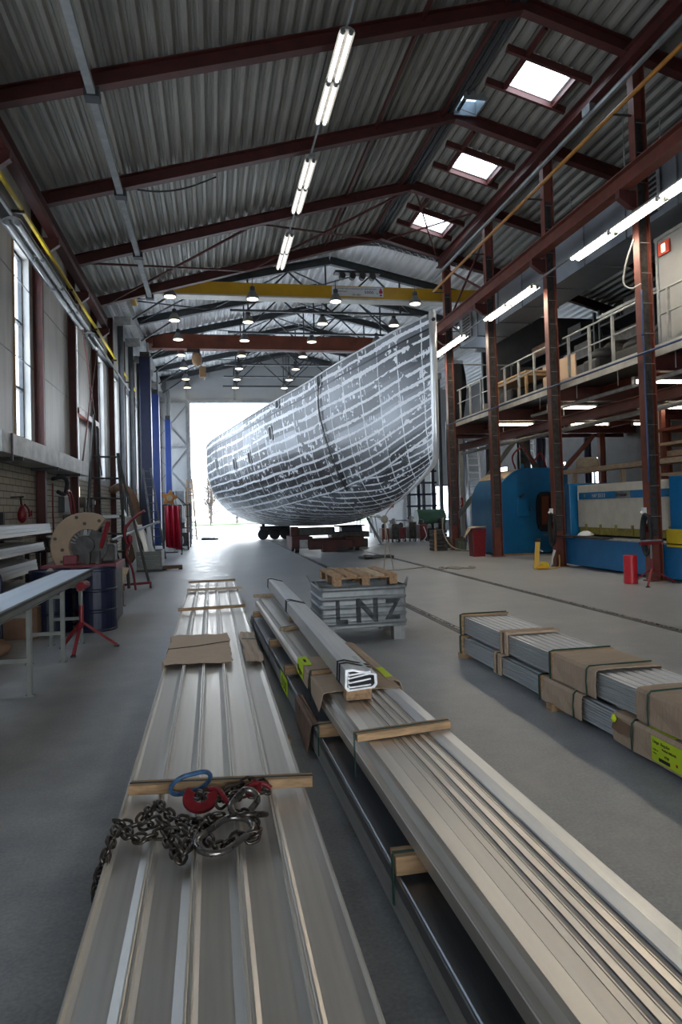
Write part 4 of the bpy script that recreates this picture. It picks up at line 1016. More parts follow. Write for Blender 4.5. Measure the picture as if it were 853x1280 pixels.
    t4 = thing('yellow_tag', 'yellow paper label on the left side of the lower layer', 'label', (X(-.09, 6.1), 6.1, .13))
    pl = MB().add([(X(-.094, 5.8), 5.8, .06), (X(-.094, 6.25), 6.25, .06), (X(-.094, 6.25), 6.25, .205), (X(-.094, 5.8), 5.8, .205)], [(0, 1, 2, 3)]).build('sheet', 'yellow_label', t4, solid=.002)
    ik = MB()
    for yy in (5.86, 5.98, 6.10): ik.box(X(-.0985, yy), X(-.0965, yy), yy, yy + .05, .09, .17)
    ik.build('print', 'ink', pl)
    lath((X(0, 5.14), 5.12), (X(.30, 5.14), 5.16), 'small timber lath between the two cardboard sleeves of the centre pile', w=.05, h=.03, z=.408)
    # right-hand sleeve flap with its yellow label
    o = MB().sheet([[(X(.50, y), y, .412), (X(.545, y), y, .414), (X(.58, y), y, .40), (X(.60, y), y, .34)] for y in (4.75, 5.3, 6.2)]).build('cardboard_flap', 'card', solid=.004)
    tag(o, 'cardboard flap on the right edge of the centre pile behind the strapped bundle', 'cardboard')
    o = MB().box(X(.505, 5), X(.56, 5), 4.85, 5.15, .4165, .4185).build('yellow_tag', 'yellow_label'); tag(o, 'yellow paper label on the cardboard flap right of the strapped bundle', 'label')
    # strapped bundle of nested profiles lying on blocks on top
    t = thing('profile_bundle', 'strapped bundle of nested silver profiles lying on top of the centre pile', 'bundle', (.93, 7, .47))
    x0, x1, y0, y1, z0 = .815, 1.03, 4.32, 10.5, .475
    P = [(x0, z0 + .02), (x0 + .02, z0), (x1 - .02, z0 + .012), (x1, z0 + .035), (x1 - .004, z0 + .10), (x0 + .05, z0 + .142), (x0 + .006, z0 + .138)]
    cx, cz = sum(p[0] for p in P) / 7, sum(p[1] for p in P) / 7
    inn = [(cx + (x - cx) * .84, cz + (z - cz) * .80) for x, z in P]; n = 7
    vs = [(x, y, z) for y in (y0, y1) for x, z in P] + [(x, y, z) for y in (y0, y0 + .5) for x, z in inn]
    fs = [(i, (i + 1) % n, n + (i + 1) % n, n + i) for i in range(n)] + [(2 * n + i, 2 * n + (i + 1) % n, 3 * n + (i + 1) % n, 3 * n + i) for i in range(n)] + [(i, (i + 1) % n, 2 * n + (i + 1) % n, 2 * n + i) for i in range(n)] + [tuple(range(n, 2 * n)), tuple(range(3 * n, 4 * n))]
    MB().add(vs, fs).build('outer_profile', 'alu2', t)
    for k, (dz, tl) in enumerate(((.022, .010), (.050, .020), (.078, .026), (.10, .016))):
        MB().beam([(-.075, -.005), (.075, -.005 + tl), (.075, .005 + tl), (-.068, .006), (-.068, .016), (-.075, .016)], (cx, y0 + .008, z0 + dz), (cx, y0 + .48, z0 + dz)).build('inner_profile', 'alu2', t)
    for y in (4.5, 4.58, 7.75, 7.85, 10.3, 10.36):
        nn = [(cx + (x - cx) * 1.03, cz + (z - cz) * 1.04) for x, z in P]
        MB().tube([(x, y, z) for x, z in nn], .006, 6, closed=True).build('strap', 'strap_black', t)
    for k, (y, m) in enumerate(((4.36, 'wood_old'), (7.6, 'wood_old'), (10.28, 'wood_pale'))):
        tag(MB().box(.83 + .0, 1.0, y, y + .1, .406 if y < 9.9 else .404, .478).build('wood_block', m, bevel=.004) if y < 9.95 else MB().box(.86, 1.0, 9.85, 9.95, .445, .478).build('wood_block', m, bevel=.004), 'wooden block under the strapped profile bundle, %s from the camera' % ORD[k], 'wood block', 'blocks under the bundle')

def build_right_stack():
    def bundle(x0, x1, y0, y1, z0, z1, nx, nz, label):
        t = thing('strapped_bundle', label, 'bundle', ((x0 + x1) / 2, (y0 + y1) / 2, z0), 'strapped bundles on the right')
        w = (x1 - x0) / nx; h = (z1 - z0) / nz; q = .006
        pr = [(0, 0), (w - q, 0), (w - q, h - .004), (w * .72, h - .004), (w * .66, h - .02), (w * .34, h - .02), (w * .28, h - .004), (.0, h - .004), (0, h * .62), (.008, h * .55), (.008, h * .45), (0, h * .38)]
        first = None
        for i in range(nx):
            for j in range(nz):
                if i and j < nz - 1: continue               # buried inside the bundle
                if first is None:
                    first = MB().ext([(a + x0, b + z0) for a, b in pr], y0, y1).build('profile', 'alu2', t); base = first.location.copy()
                else:
                    o = first.copy(); C.objects.link(o); o.parent = t; o.location = base + V((i * w, 0, j * h))
        MB().box(x0 + w, x1 - .004, y0 + .01, y1 - .01, z0, z1 - h).build('core', 'alu_dark', t)
        return t
    def collar(t, y, w, x0, x1, z0, z1, m='wood', strap=True, post=.03):
        MB().box(x0 - .012, x1 + .012, y, y + w, z1 + .002, z1 + .024).build('batten', m, t, bevel=.004)
        MB().box(x0 - post, x0 - .004, y, y + w, z0 - .015, z1 + .02).build('batten', m, t, bevel=.004)
        if strap:
            s = MB().tube([(x0 - post - .006, y + w / 2, z0 - .02), (x0 - post - .008, y + w / 2, (z0 + z1) / 2), (x0 - post - .006, y + w / 2, z1 + .02), (x0, y + w / 2, z1 + .03), (x1, y + w / 2, z1 + .03)], .007, 6).build('strap', 'strap', t)
    def wrap(t, y0, y1, x0, x1, z0, z1, name='cardboard_wrap', m='card', straps=()):
        g = []
        for i in range(7):
            y = y0 + (y1 - y0) * i / 6; k = .006 * math.sin(i * 2.2)
            g.append([(x0 - .022 + k, y, z0 - .012), (x0 - .024 - k, y, (z0 + z1) / 2), (x0 - .018, y, z1 - .006), (x0 - .004, y, z1 + .014)] + [(x0 + (x1 - x0) * j / 5, y, z1 + .016 + .003 * math.sin(j + i)) for j in range(1, 5)] + [(x1 + .004, y, z1 + .012), (x1 + .016, y, z1 - .02), (x1 + .018, y, z0)])
        MB().sheet(g).build(name, m, t, solid=.005)
        for y in straps:
            MB().tube([(x0 - .03, y, z0 - .015), (x0 - .033, y, (z0 + z1) / 2), (x0 - .026, y, z1), (x0 - .002, y, z1 + .022), (x1, y, z1 + .024)], .006, 6).build('strap', 'strap', t)
    lx0, lx1, lz0, lz1 = 2.65, 3.14, .055, .215
    t = bundle(lx0, lx1, 2.6, 7.08, lz0, lz1, 7, 4, 'lower strapped bundle of silver profiles on the floor at the right')
    collar(t, 7.02, .07, lx0, lx1, lz0, lz1); collar(t, 6.05, .06, lx0, lx1, lz0, lz1, 'card', False, .022); collar(t, 6.16, .05, lx0, lx1, lz0, lz1, 'card', False, .022)
    wrap(t, 4.62, 5.28, lx0, lx1, lz0, lz1, straps=(4.72,)); collar(t, 5.22, .05, lx0, lx1, lz0, lz1)
    wrap(t, 2.9, 4.22, lx0, lx1, lz0, lz1, straps=(4.0, 3.42, 3.36))
    g = MB().sheet([[(lx0 - .045, 4.2, .13), (lx0 - .05, 4.1, .12), (lx0 - .035, 4.0, .13)], [(lx0 - .02, 4.2, .21), (lx0 - .03, 4.1, .2), (lx0 - .02, 4.0, .19)]]).build('torn_flap', 'card_dark', t, solid=.004)
    lb = MB().box(lx0 - .030, lx0 - .027, 3.52, 3.80, .06, .205).build('yellow_label', 'yellow_label', t); lb['label'] = 'bright yellow paper label with black print'
    T = lambda s, sz, y, z, c=1.0: text_mesh(s, sz, 'print', 'ink', lb, (lx0 - .0305, y, z), (0, -1, 0), (0, 0, 1), c)
    T('Länge  Regulier', .026, 3.785, .170); T('Profiel 4085478', .020, 3.70, .143); T('1138 x 6', .014, 3.785, .125); T('6.10 m', .012, 3.785, .105); T('4738', .022, 3.68, .105)
    MB().box(lx0 - .032, lx0 - .0302, 3.63, 3.73, .072, .092).build('print', 'ink', lb)
    MB().box(lx0 - .032, lx0 - .0302, 3.56, 3.575, .09, .105).build('print', 'ink_red', lb)
    MB().box(lx0 + .0, lx0 + .075, 3.62, 3.86, lz1 + .020, lz1 + .023).build('yellow_label', 'yellow_label', t)
    MB().lathe([(.01, -.02), (.02, 0), (.008, .03)], (lx0 - .04, 4.18, .195), 8).build('paper_scrap', 'yellow_label', t)
    ux0, ux1, uz0, uz1 = 2.67, 3.17, .262, .435
    t = bundle(ux0, ux1, 2.6, 7.12, uz0, uz1, 7, 5, 'upper strapped bundle of silver profiles stacked at the right')
    collar(t, 7.05, .07, ux0, ux1, uz0, uz1); collar(t, 5.93, .06, ux0, ux1, uz0, uz1, 'card', False, .022); collar(t, 6.04, .05, ux0, ux1, uz0, uz1, 'card', False, .022)
    wrap(t, 4.45, 5.12, ux0, ux1, uz0, uz1, straps=(4.56,)); collar(t, 5.06, .06, ux0, ux1, uz0, uz1)
    wrap(t, 2.8, 3.98, ux0, ux1, uz0, uz1, straps=(3.85,))
    for k, y in enumerate((3.0, 5.02, 7.0)):
        tag(MB().box(2.60 if y > 4 else 2.66, 3.12, y, y + .09, 0, .052).build('bearer_timber', 'wood'), 'timber bearer on the floor under the right bundles, %s from the camera' % ORD[k], 'timber', 'bearers of the right bundles')
        tag(MB().box(2.70, 3.12, y + .08, y + .15, .242, .262).build('spacer_timber', 'wood'), 'thin spacer timber between the two right bundles, %s from the camera' % ORD[k], 'timber', 'spacers of the right bundles')

def build_crate():
    x0, x1, y0, y1, z0, z1 = 1.29, 2.36, 8.25, 9.1, .17, .68
    t = thing('stacking_crate', 'galvanised ribbed stacking crate with faded grey letters', 'crate', ((x0 + x1) / 2, (y0 + y1) / 2, 0))
    nz = 60
    def bump(z):
        v = 0
        for c in (.235, .33, .435, .54, .655): v = max(v, .015 * (.5 + .5 * math.cos(PI * (z - c) / .03)) if abs(z - c) < .03 else 0)
        return v
    mb = MB(); zs = [z0 + (z1 - z0) * k / nz for k in range(nz + 1)]
    def wallpts(z):
        b = bump(z); r = .03
        pts = []
        for cx, cy, a0 in ((x1 - r, y0 + r, -90), (x1 - r, y1 - r, 0), (x0 + r, y1 - r, 90), (x0 + r, y0 + r, 180)):
            for k in range(5):
                a = math.radians(a0 + 90 * k / 4); pts.append((cx + (r + b) * math.cos(a), cy + (r + b) * math.sin(a), z))
        return pts
    rings = [wallpts(z) for z in zs]; n = len(rings[0])
    vs = [p for r in rings for p in r]; fs = [(i * n + k, i * n + (k + 1) % n, (i + 1) * n + (k + 1) % n, (i + 1) * n + k) for i in range(nz) for k in range(n)]
    mb.add(vs, fs)
    body = mb.build('crate_wall', 'galv', t, smooth=True, solid=.006)
    MB().box(x0 + .01, x1 - .01, y0 + .01, y1 - .01, z0, z0 + .02).build('crate_floor', 'galv_dull', t)
    for fx in (x0 + .02, x1 - .16):
        for fy in (y0 + .01, y1 - .17):
            mb = MB()
            for k in range(4): mb.box(fx + .036 * k, fx + .036 * k + .03, fy, fy + .16, .0, z0)
            mb.box(fx + .01, fx + .13, fy + .01, fy + .15, 0.001, z0 - .001); mb.build('foot', 'galv_dull', t)
    for fx, s in ((x0 - .005, -1), (x1 + .005, 1)):
        for fy in (y0 + .08, y1 - .02):
            vs = [(fx, fy - .13, z1 - .02), (fx, fy + .02, z1 - .02), (fx + s * .05, fy + .04, z1 + .085), (fx + s * .05, fy - .04, z1 + .085)]
            MB().add(vs, [(0, 1, 2, 3)]).build('stacking_flap', 'galv_dull', t, solid=.006)
    fn = lambda p: V((p.x, y0 - bump(p.z) - .0045, p.z))
    for s, x, zo in (('L', 1.455, 0.24), ('N', 1.705, .25), ('Z', 2.10, .27)):
        text_mesh(s, .40 if s != 'Z' else .34, 'stencil_letter', 'ink_grey', t, (x, y0 - .02, zo), (1, 0, 0), (0, 0, 1), 1.0 if s == 'N' else .8, fn=fn, thick=.0006, bold=.012)
    # pallet on top
    px0, px1, py0, py1, pz = 1.44, 2.24, 8.17, 9.25, .702
    t = thing('wooden_pallet', 'weathered wooden pallet lying on the galvanised crate', 'pallet', ((px0 + px1) / 2, (py0 + py1) / 2, pz))
    for k in range(3):
        for j in range(3):
            bx = (px0, (px0 + px1) / 2 - .05, px1 - .1)[k]; by = (py0, (py0 + py1) / 2 - .07, py1 - .14)[j]
            MB().box(bx, bx + .1, by, by + .14, pz, pz + .085).build('block', 'wood_old', t, bevel=.004)
    for y in (py0, (py0 + py1) / 2 - .06, py1 - .12): MB().box(px0, px1, y, y + .12, pz + .085, pz + .105).build('stringer_board', 'wood_old', t)
    w = .128; g = (px1 - px0 - 5 * w) / 4
    for k in range(5):
        x = px0 + k * (w + g)
        MB().box(x, x + w, py0 - .01 * (k % 2), py1 + .012 * (k % 3), pz + .106, pz + .128).build('top_board', 'wood_pale' if k in (3,) else 'wood_old', t, bevel=.003)
    rp = [(1.62 + .1 * math.cos(a * .8), 9.12 + .08 * math.sin(a * .8), pz + .14 + .008 * (a % 2)) for a in range(9)]
    tag(MB().tube(smooth_path(rp, 4), .008, 6).build('rope_coil', 'rope'), 'small coil of rope on the back of the pallet', 'rope')

# ------------------------------------------------------------------ clutter along the left wall
def tripod(name, label, hub, feet, top, m='red_gloss', cat='stand', head=None):
    t = thing(name, label, cat, (hub[0], hub[1], 0))
    for f in feet: 
        MB().bar((hub[0], hub[1], hub[2]), (f[0], f[1], .025), .035, .03).build('leg', m, t)
        MB().box(f[0] - .03, f[0] + .03, f[1] - .025, f[1] + .025, 0, .02).build('foot', 'black', t)
    MB().cyl((hub[0], hub[1], hub[2] - .08), (hub[0], hub[1], hub[2] + .2), .028).build('sleeve', m, t)
    MB().cyl((hub[0], hub[1], hub[2] + .1), (hub[0], hub[1], top), .02).build('pole', 'grey_leg', t)
    return t
def drum(x, y, label, m='blue_dark'):
    t = thing('oil_drum', label, 'drum', (x, y, 0), 'blue oil drums')
    pr = [(.275, 0), (.29, .01), (.29, .03), (.283, .04), (.283, .27), (.295, .285), (.295, .305), (.283, .32), (.283, .56), (.295, .575), (.295, .595), (.283, .61), (.283, .85), (.292, .86), (.292, .885), (.28, .885), (.278, .862), (.01, .86)]
    MB().lathe(pr, (x, y, 0), 32).build('barrel', m, t, smooth=False)
    MB().cyl((x + .17, y - .1, .86), (x + .17, y - .1, .88), .03).build('bung', 'grime', t)
    MB().box(x - .1, x + .13, y - .2935, y - .29, .59, .62).build('scuffed_marking', 'galv_dull', t) if False else None
    return t
def ladder(name, label, l0, l1, r0, r1, n, m, w=.05, rung=.018, cat='ladder', z0=.3):
    t = thing(name, label, cat, l0)
    l0, l1, r0, r1 = V(l0), V(l1), V(r0), V(r1)
    MB().bar(l0, l1, w, w * .6, (0, 1, 0)).build('stile', m, t); MB().bar(r0, r1, w, w * .6, (0, 1, 0)).build('stile', m, t)
    for k in range(n):
        f = (k + .6) / n
        MB().cyl(l0.lerp(l1, f), r0.lerp(r1, f), rung, n=8).build('rung', m, t)
    return t
def build_left_side():
    # roller conveyor
    xf, xb, y0, y1, z = -1.66, -2.06, 5.2, 10.08, .90
    t = thing('roller_conveyor', 'grey roller conveyor table on thin legs at the left', 'conveyor', ((xf + xb) / 2, 7.6, 0))
    for x in (xf, xb): 
        MB().beam([(-.015, -.045), (.015, -.045), (.015, -.04), (-.005, -.04), (-.005, .04), (.015, .04), (.015, .045), (-.015, .045)], (x, y0, z - .045), (x, y1, z - .045)).build('side_rail', 'grey_leg', t)
    r0 = None
    n = int((y1 - y0) / .055)
    for k in range(n):
        y = y0 + .03 + k * .055
        if r0 is None: r0 = MB().cyl((xb + .015, y, z - .018), (xf - .015, y, z - .018), .023, n=10).build('roller', 'roller', t); b = r0.location.copy(); yy = y
        else:
            o = r0.copy(); C.objects.link(o); o.parent = t; o.location = b + V((0, y - yy, 0))
    MB().box(xf + .010, xf + .016, y0, y1, z - .03, z - .008).build('edge_strip', 'grime', t)
    for y in (5.4, 6.78, 8.22, 9.32):
        for x in (xf - .02, xb + .02):
            MB().beam([(-.03, -.02), (.03, -.02), (.03, .02), (.024, .02), (.024, -.014), (-.024, -.014), (-.024, .02), (-.03, .02)], (x, y, .01), (x, y, z - .085), (1, 0, 0)).build('leg', 'grey_leg', t)
            MB().box(x - .04, x + .04, y - .035, y + .035, 0, .012).build('foot', 'grey_leg', t)
        for zz in (.33, .74): MB().box(xb + .02, xf - .02, y - .012, y + .012, zz - .02, zz + .02).build('cross_bar', 'grey_leg', t)
    tp = tripod('roller_stand', 'red tripod roller stand under the end of the roller conveyor', (-1.585, 8.82, .36), [(-1.62, 8.47), (-1.20, 8.98), (-1.86, 9.06)], .78)
    MB().cyl((-1.57, 8.72, .80), (-1.54, 8.92, .80), .05, n=14).build('roller_head', 'red_gloss', tp); MB().box(-1.62, -1.55, 8.74, 8.9, .74, .78).build('bracket', 'red_gloss', tp)
    drum(-1.66, 10.40, 'scuffed dark blue oil drum behind the red tripod stand')
    drum(-2.28, 10.42, 'dark blue oil drum half hidden under the roller conveyor')
    # cold saw with big curved tan guard
    t = thing('cutting_saw', 'cutting saw with large curved tan blade guard behind the roller conveyor', 'saw', (-1.9, 11, 0))
    MB().box(-2.45, -1.45, 10.88, 11.7, .02, .80).build('cabinet', 'grime', t, bevel=.02)
    MB().box(-2.5, -1.42, 10.75, 11.8, .80, .92).build('table', 'maroon', t, bevel=.015)
    cx, cy, cz = -1.88, 10.95, 1.20
    pr = arc(cx, cz, .50, 52, 232, 30) + arc(cx + .03, cz - .02, .26, 222, 60, 24)
    mb = MB(); n_ = len(pr)
    vs = [(x, cy - .09, z_) for x, z_ in pr] + [(x, cy + .09, z_) for x, z_ in pr]
    fs = [(i, (i + 1) % n_, n_ + (i + 1) % n_, n_ + i) for i in range(n_)]
    outer = list(range(31)); inner = list(range(31, n_))[::-1]
    k = 0
    for i in range(30):
        j0 = min(int(i * (len(inner) - 1) / 30), len(inner) - 1); j1 = min(int((i + 1) * (len(inner) - 1) / 30), len(inner) - 1)
        q = [outer[i], outer[i + 1], inner[j1]] + ([inner[j0]] if j0 != j1 else [])
        fs.append(tuple(q)); fs.append(tuple(x + n_ for x in q[::-1]))
    g = mb.add(vs, fs).build('blade_guard', 'tan', t, bevel=.012)
    for a, r_ in ((60, .42), (105, .44), (165, .44), (215, .41), (90, .33), (190, .33)):
        x, z_ = cx + r_ * math.cos(math.radians(a)), cz + r_ * math.sin(math.radians(a))
        MB().cyl((x, cy - .105, z_), (x, cy - .085, z_), .026, n=10).build('bolt', 'grime', g)
    rb = MB()
    for a in range(125, 175, 9): rb.bar((cx + .34 * math.cos(math.radians(a)), cy - .093, cz + .34 * math.sin(math.radians(a))), (cx + .42 * math.cos(math.radians(a + 5)), cy - .093, cz + .42 * math.sin(math.radians(a + 5))), .012, .012)
    rb.build('guard_ribs', 'tan', g)
    MB().cyl((cx + .05, cy - .012, cz - .02), (cx + .05, cy + .012, cz - .02), .26, n=40).build('blade', 'grime', t)
    MB().cyl((cx, cy - .1, cz), (cx, cy + .35, cz), .13, n=18).build('arbor', 'grime', t)
    MB().box(cx - .30, cx - .1, cy - .2, cy + .2, .92, 1.06).build('clamp', 'maroon', t, bevel=.02); MB().box(cx + .2, cx + .4, cy + .1, cy + .4, .92, 1.2).build('motor', 'grime', t, bevel=.03)
    fan = MB()
    for q in range(7):
        a = math.radians(75 + 15 * q); fan.bar((cx + .15 * math.cos(a), cy - .06, cz + .15 * math.sin(a)), (cx + .26 * math.cos(a), cy - .03, cz + .26 * math.sin(a)), .05, .012)
    fan.build('inner_guard', 'galv_dull', t)
    MB().bar((cx + .22, cy, 1.15), (cx + .34, cy - .05, 1.55), .06, .05).build('lever', 'red_gloss', t); MB().box(cx + .25, cx + .48, cy + .0, cy + .12, 1.60, 1.65).build('spindle_arm', 'galv', t)
    for dx in (.02, .16): MB().box(cx + dx, cx + dx + .06, cy - .2, cy - .1, .92, 1.10).build('fence', 'grime', t)
    tag(MB().tube(smooth_path([(-2.3, 10.6, .85), (-2.42, 10.45, .72), (-2.52, 10.4, .5), (-2.55, 10.4, .25), (-2.5, 10.4, .08)], 5), .06, 10).build('dust_hose', 'canvas', smooth=True), 'beige dust hose hanging down beside the tan saw guard', 'hose')
    # rack of long profiles on the wall
    t = thing('cantilever_rack', 'steel rack holding bundles of silver profiles on the brick wall', 'rack', (-3.3, 11, 0))
    for y in (8.7, 11.0, 13.1):
        MB().box(-3.75, -3.63, y - .05, y + .05, 0, 1.75).build('post', 'grime', t)
        for z_ in (.42, .77, 1.08, 1.36): MB().box(-3.65, -2.8, y - .03, y + .03, z_ - .05, z_).build('arm', 'grime', t)
    tiers = [(1.36, .17, 13.4), (1.08, .14, 12.9), (.77, .19, 12.4), (.42, .18, 12.2)]
    for k, (z_, h, ye) in enumerate(tiers):
        b = thing('profile_bundle', 'bundle of long silver profiles on the wall rack, %s shelf' % ('top', 'second', 'third', 'lowest')[k], 'bundle', (-3.1, 10, z_), 'profile bundles on the wall rack')
        m_ = 4
        for i in range(m_):
            for j in range(3):
                MB().box(-3.5 + .17 * i, -3.335 + .17 * i, 7.5 + .05 * j, ye - .13 * i - .04 * j, z_ + .005 + j * h / 3, z_ + (j + 1) * h / 3).build('profile', 'alu2' if (i + j) % 3 else 'alu', b)
    # beige canvas bag column at the picture's left edge
    t = thing('dust_bag', 'beige canvas dust bag standing against the left wall', 'dust bag', (-2.95, 9.15, 0))
    MB().lathe([(.19, .95), (.22, 1.1), (.21, 1.5), (.2, 1.9), (.17, 2.15), (.05, 2.2)], (-2.98, 9.15, 0), 18).build('bag', 'canvas', t, smooth=True)
    MB().lathe([(.2, 0), (.22, .05), (.22, .9), (.2, .95)], (-2.98, 9.15, 0), 18).build('canister', 'grey_leg', t); MB().lathe([(.225, 0), (.225, .06)], (-2.98, 9.15, .93), 18).build('band', 'blue_dark', t)
    tag(MB().tube(smooth_path([(-2.7, 9.1, .95), (-2.62, 9.1, .96), (-2.58, 9.1, .88), (-2.58, 9.1, .62), (-2.58, 9.1, .02)], 5), .025, 8).build('bent_handle', 'blue_dark', smooth=True), 'dark blue bent steel handle next to the beige dust bag', 'handle')
    tag(MB().lathe([(.02, 0), (.25, .04), (.3, .12), (.22, .2), (.02, .22)], (-2.65, 8.7, 0), 18).build('canvas_sack', 'card_dark', smooth=True), 'slumped brown sack on the floor under the roller conveyor', 'sack')
    tag(MB().box(-3.2, -2.35, 9.9, 10.4, 0, .42).build('wooden_box', 'card_dark', bevel=.01), 'dark wooden box on the floor beneath the wall rack', 'box')
    # red chain hoist on the wall, fuse box, small sign, hose
    t = thing('wall_hoist', 'red lever hoist hanging on the brick wall at the left edge', 'hoist', (-3.75, 14.4, 1.5))
    MB().cyl((-3.84, 14.3, 2.05), (-3.6, 14.3, 2.05), .015, n=8).build('peg', 'grime', t); MB().tube([(-3.66, 14.3, 2.05), (-3.66, 14.35, 1.9)], .02, 6).build('hook', 'grime', t)
    MB().lathe([(.03, -.18), (.08, -.12), (.09, .0), (.06, .1), (.02, .18)], (-3.66, 14.4, 1.72), 14).build('housing', 'red_gloss', t, smooth=True)
    MB().bar((-3.66, 14.35, 1.62), (-3.62, 14.95, 1.66), .05, .04).build('lever', 'red_gloss', t); MB().bar((-3.62, 14.93, 1.64), (-3.62, 14.97, 1.78), .03, .03).build('handle', 'red_gloss', t)
    MB().tube(smooth_path([(-3.62, 14.45, 1.9), (-3.6, 14.65, 1.8), (-3.6, 14.7, 1.66)], 4), .02, 6).build('chain', 'red_gloss', t)
    tag(MB().box(-3.85, -3.7, 18.6, 19.3, 1.75, 2.15).build('fuse_box', 'steel_dark', bevel=.01), 'dark grey fuse box on the brick wall', 'box')
    tag(MB().box(-3.85, -3.78, 20.9, 21.15, 2.2, 2.5).build('wall_sign', 'sign_lit', bevel=.01), 'small glowing square sign on the brick wall', 'sign')  # small white sign given an emissive material, no lamp
    tag(MB().tube(smooth_path([(-3.7, 17.3, 2.55), (-3.55, 17.6, 2.6), (-3.5, 17.9, 2.5), (-3.55, 17.9, 2.2), (-3.65, 17.6, 2.25)], 5), .05, 8).build('hanging_hose', 'black', smooth=True), 'black hose loop hanging under the wall duct', 'hose')
    tag(MB().tube(smooth_path([(-3.5, 16.35, 2.4), (-3.52, 16.42, 1.9), (-3.5, 16.36, 1.4), (-3.52, 16.42, 1.0)], 5), .02, 6).build('cable', 'maroon', smooth=True), 'dark red cable hanging down the first wall column', 'cable')
    # hand truck, bench with tools
    t = thing('hand_truck', 'red hand truck standing by the brick wall', 'hand truck', (-3.2, 16.5, 0))
    for y in (16.6, 17.0):
        MB().tube(smooth_path([(-3.05, y, .1), (-3.1, y, 1.2), (-3.2, y, 2.1)], 4), .022, 8).build('upright', 'red_gloss', t)
    MB().tube(smooth_path([(-3.2, 16.6, 2.1), (-3.25, 16.65, 2.22), (-3.25, 16.95, 2.22), (-3.2, 17.0, 2.1)], 4), .022, 8).build('handle', 'red_gloss', t)
    for z_ in (.5, 1.1, 1.6): MB().cyl((-3.1, 16.6, z_), (-3.1, 17.0, z_), .015, n=6).build('cross_bar', 'red_gloss', t)
    for y in (16.5, 17.1): MB().cyl((-3.0, y - .04, .14), (-3.0, y + .04, .14), .14, n=16).build('wheel', 'black', t)
    MB().box(-2.95, -2.7, 16.55, 17.05, .02, .04).build('toe_plate', 'red_gloss', t)
    t = thing('work_bench', 'steel work bench with blue top behind the tan saw guard', 'bench', (-2.7, 14, 0))
    MB().box(-3.5, -1.95, 13.6, 14.6, .98, 1.06).build('top', 'blue_dark', t, bevel=.01)
    for x in (-3.4, -2.05):
        for y in (13.7, 14.5): MB().box(x - .04, x + .04, y - .04, y + .04, 0, .98).build('leg', 'grime', t)
    MB().box(-3.3, -2.1, 13.8, 14.5, .3, .34).build('shelf', 'grime', t)
    t = thing('bench_vise', 'dark bench vise on the blue work bench', 'vise', (-2.35, 13.8, 1.06))
    MB().cyl((-2.35, 13.85, 1.06), (-2.35, 13.85, 1.14), .12, .08).build('base', 'grime', t); MB().box(-2.42, -2.28, 13.7, 14.05, 1.14, 1.28).build('jaw', 'grime', t, bevel=.02); MB().box(-2.43, -2.27, 13.55, 13.66, 1.14, 1.3).build('jaw', 'grime', t, bevel=.02); MB().cyl((-2.35, 13.7, 1.2), (-2.35, 13.35, 1.2), .02).build('screw', 'galv', t)
    t = thing('bench_drill', 'small bench drill on the blue work bench', 'drill', (-2.75, 14.2, 1.06))
    MB().box(-2.9, -2.6, 14.05, 14.4, 1.06, 1.1).build('base', 'grime', t); MB().cyl((-2.75, 14.33, 1.1), (-2.75, 14.33, 1.6), .035).build('column', 'galv', t); MB().box(-2.83, -2.67, 13.98, 14.42, 1.5, 1.68).build('head', 'grime', t, bevel=.03); MB().cyl((-2.75, 14.05, 1.3), (-2.75, 14.05, 1.5), .03, .045).build('chuck', 'galv', t)
    for k, (x, m_) in enumerate(((-3.1, 'galv'), (-3.25, 'grime'), (-2.12, 'link'))):
        t = thing('paint_tin', 'metal tin on the blue work bench, %s' % ('nearest the drill', 'at the wall end', 'at the hall end')[k], 'tin', (x, 14.3, 1.06), 'tins on the work bench')
        MB().lathe([(.07, 0), (.075, .005), (.075, .17), (.07, .175)], (x, 14.3, 1.06), 16).build('can', m_, t); MB().tube([(x - .075, 14.3, 1.2), (x - .04, 14.25, 1.3), (x + .04, 14.25, 1.3), (x + .075, 14.3, 1.2)], .005, 5).build('handle', 'galv', t)
    # tall tapering steel ladder-trestle
    t = thing('trestle_ladder', 'tall dark steel trestle ladder standing by the left wall', 'ladder', (-2.1, 15.6, 0))
    a0, a1, b0, b1 = V((-2.72, 15.4, .05)), V((-2.46, 15.6, 3.85)), V((-1.78, 15.4, .05)), V((-1.98, 15.6, 3.0))
    MB().cyl(a0, a1, .035, n=8).build('stile', 'grime', t); MB().cyl(b0, b1, .035, n=8).build('stile', 'grime', t)
    for f in (.97, .81, .66, .53, .4, .27, .14):
        p = b0.lerp(b1, f); q = a0.lerp(a1, p.z / 3.85); MB().cyl(p, q, .022, n=8).build('rung', 'grime', t)
    MB().cyl((-1.98, 15.65, 2.9), (-1.42, 16.0, .12), .03, n=8).build('back_leg', 'grime', t); MB().cyl((-2.42, 15.65, 3.6), (-2.5, 16.6, .05), .03, n=8).build('back_leg', 'grime', t)
    MB().bar((-1.95, 15.5, .12), (-1.35, 15.75, .12), .06, .05).build('base_bar', 'red_gloss', t)
    for x, y in ((-1.36, 15.76), (-1.9, 15.45)): MB().cyl((x - .02, y, .07), (x + .02, y, .07), .07, n=14).build('wheel', 'maroon', t)
    t = thing('welding_torch', 'red curved welding torch arm hanging on the trestle ladder', 'welding arm', (-1.75, 15.2, 1.2))
    MB().tube(smooth_path([(-1.4, 15.2, 1.72), (-1.62, 15.2, 1.58), (-1.8, 15.2, 1.36), (-1.82, 15.2, 1.15), (-1.76, 15.2, 1.0)], 5), .03, 8).build('arm', 'red_gloss', t, smooth=True)
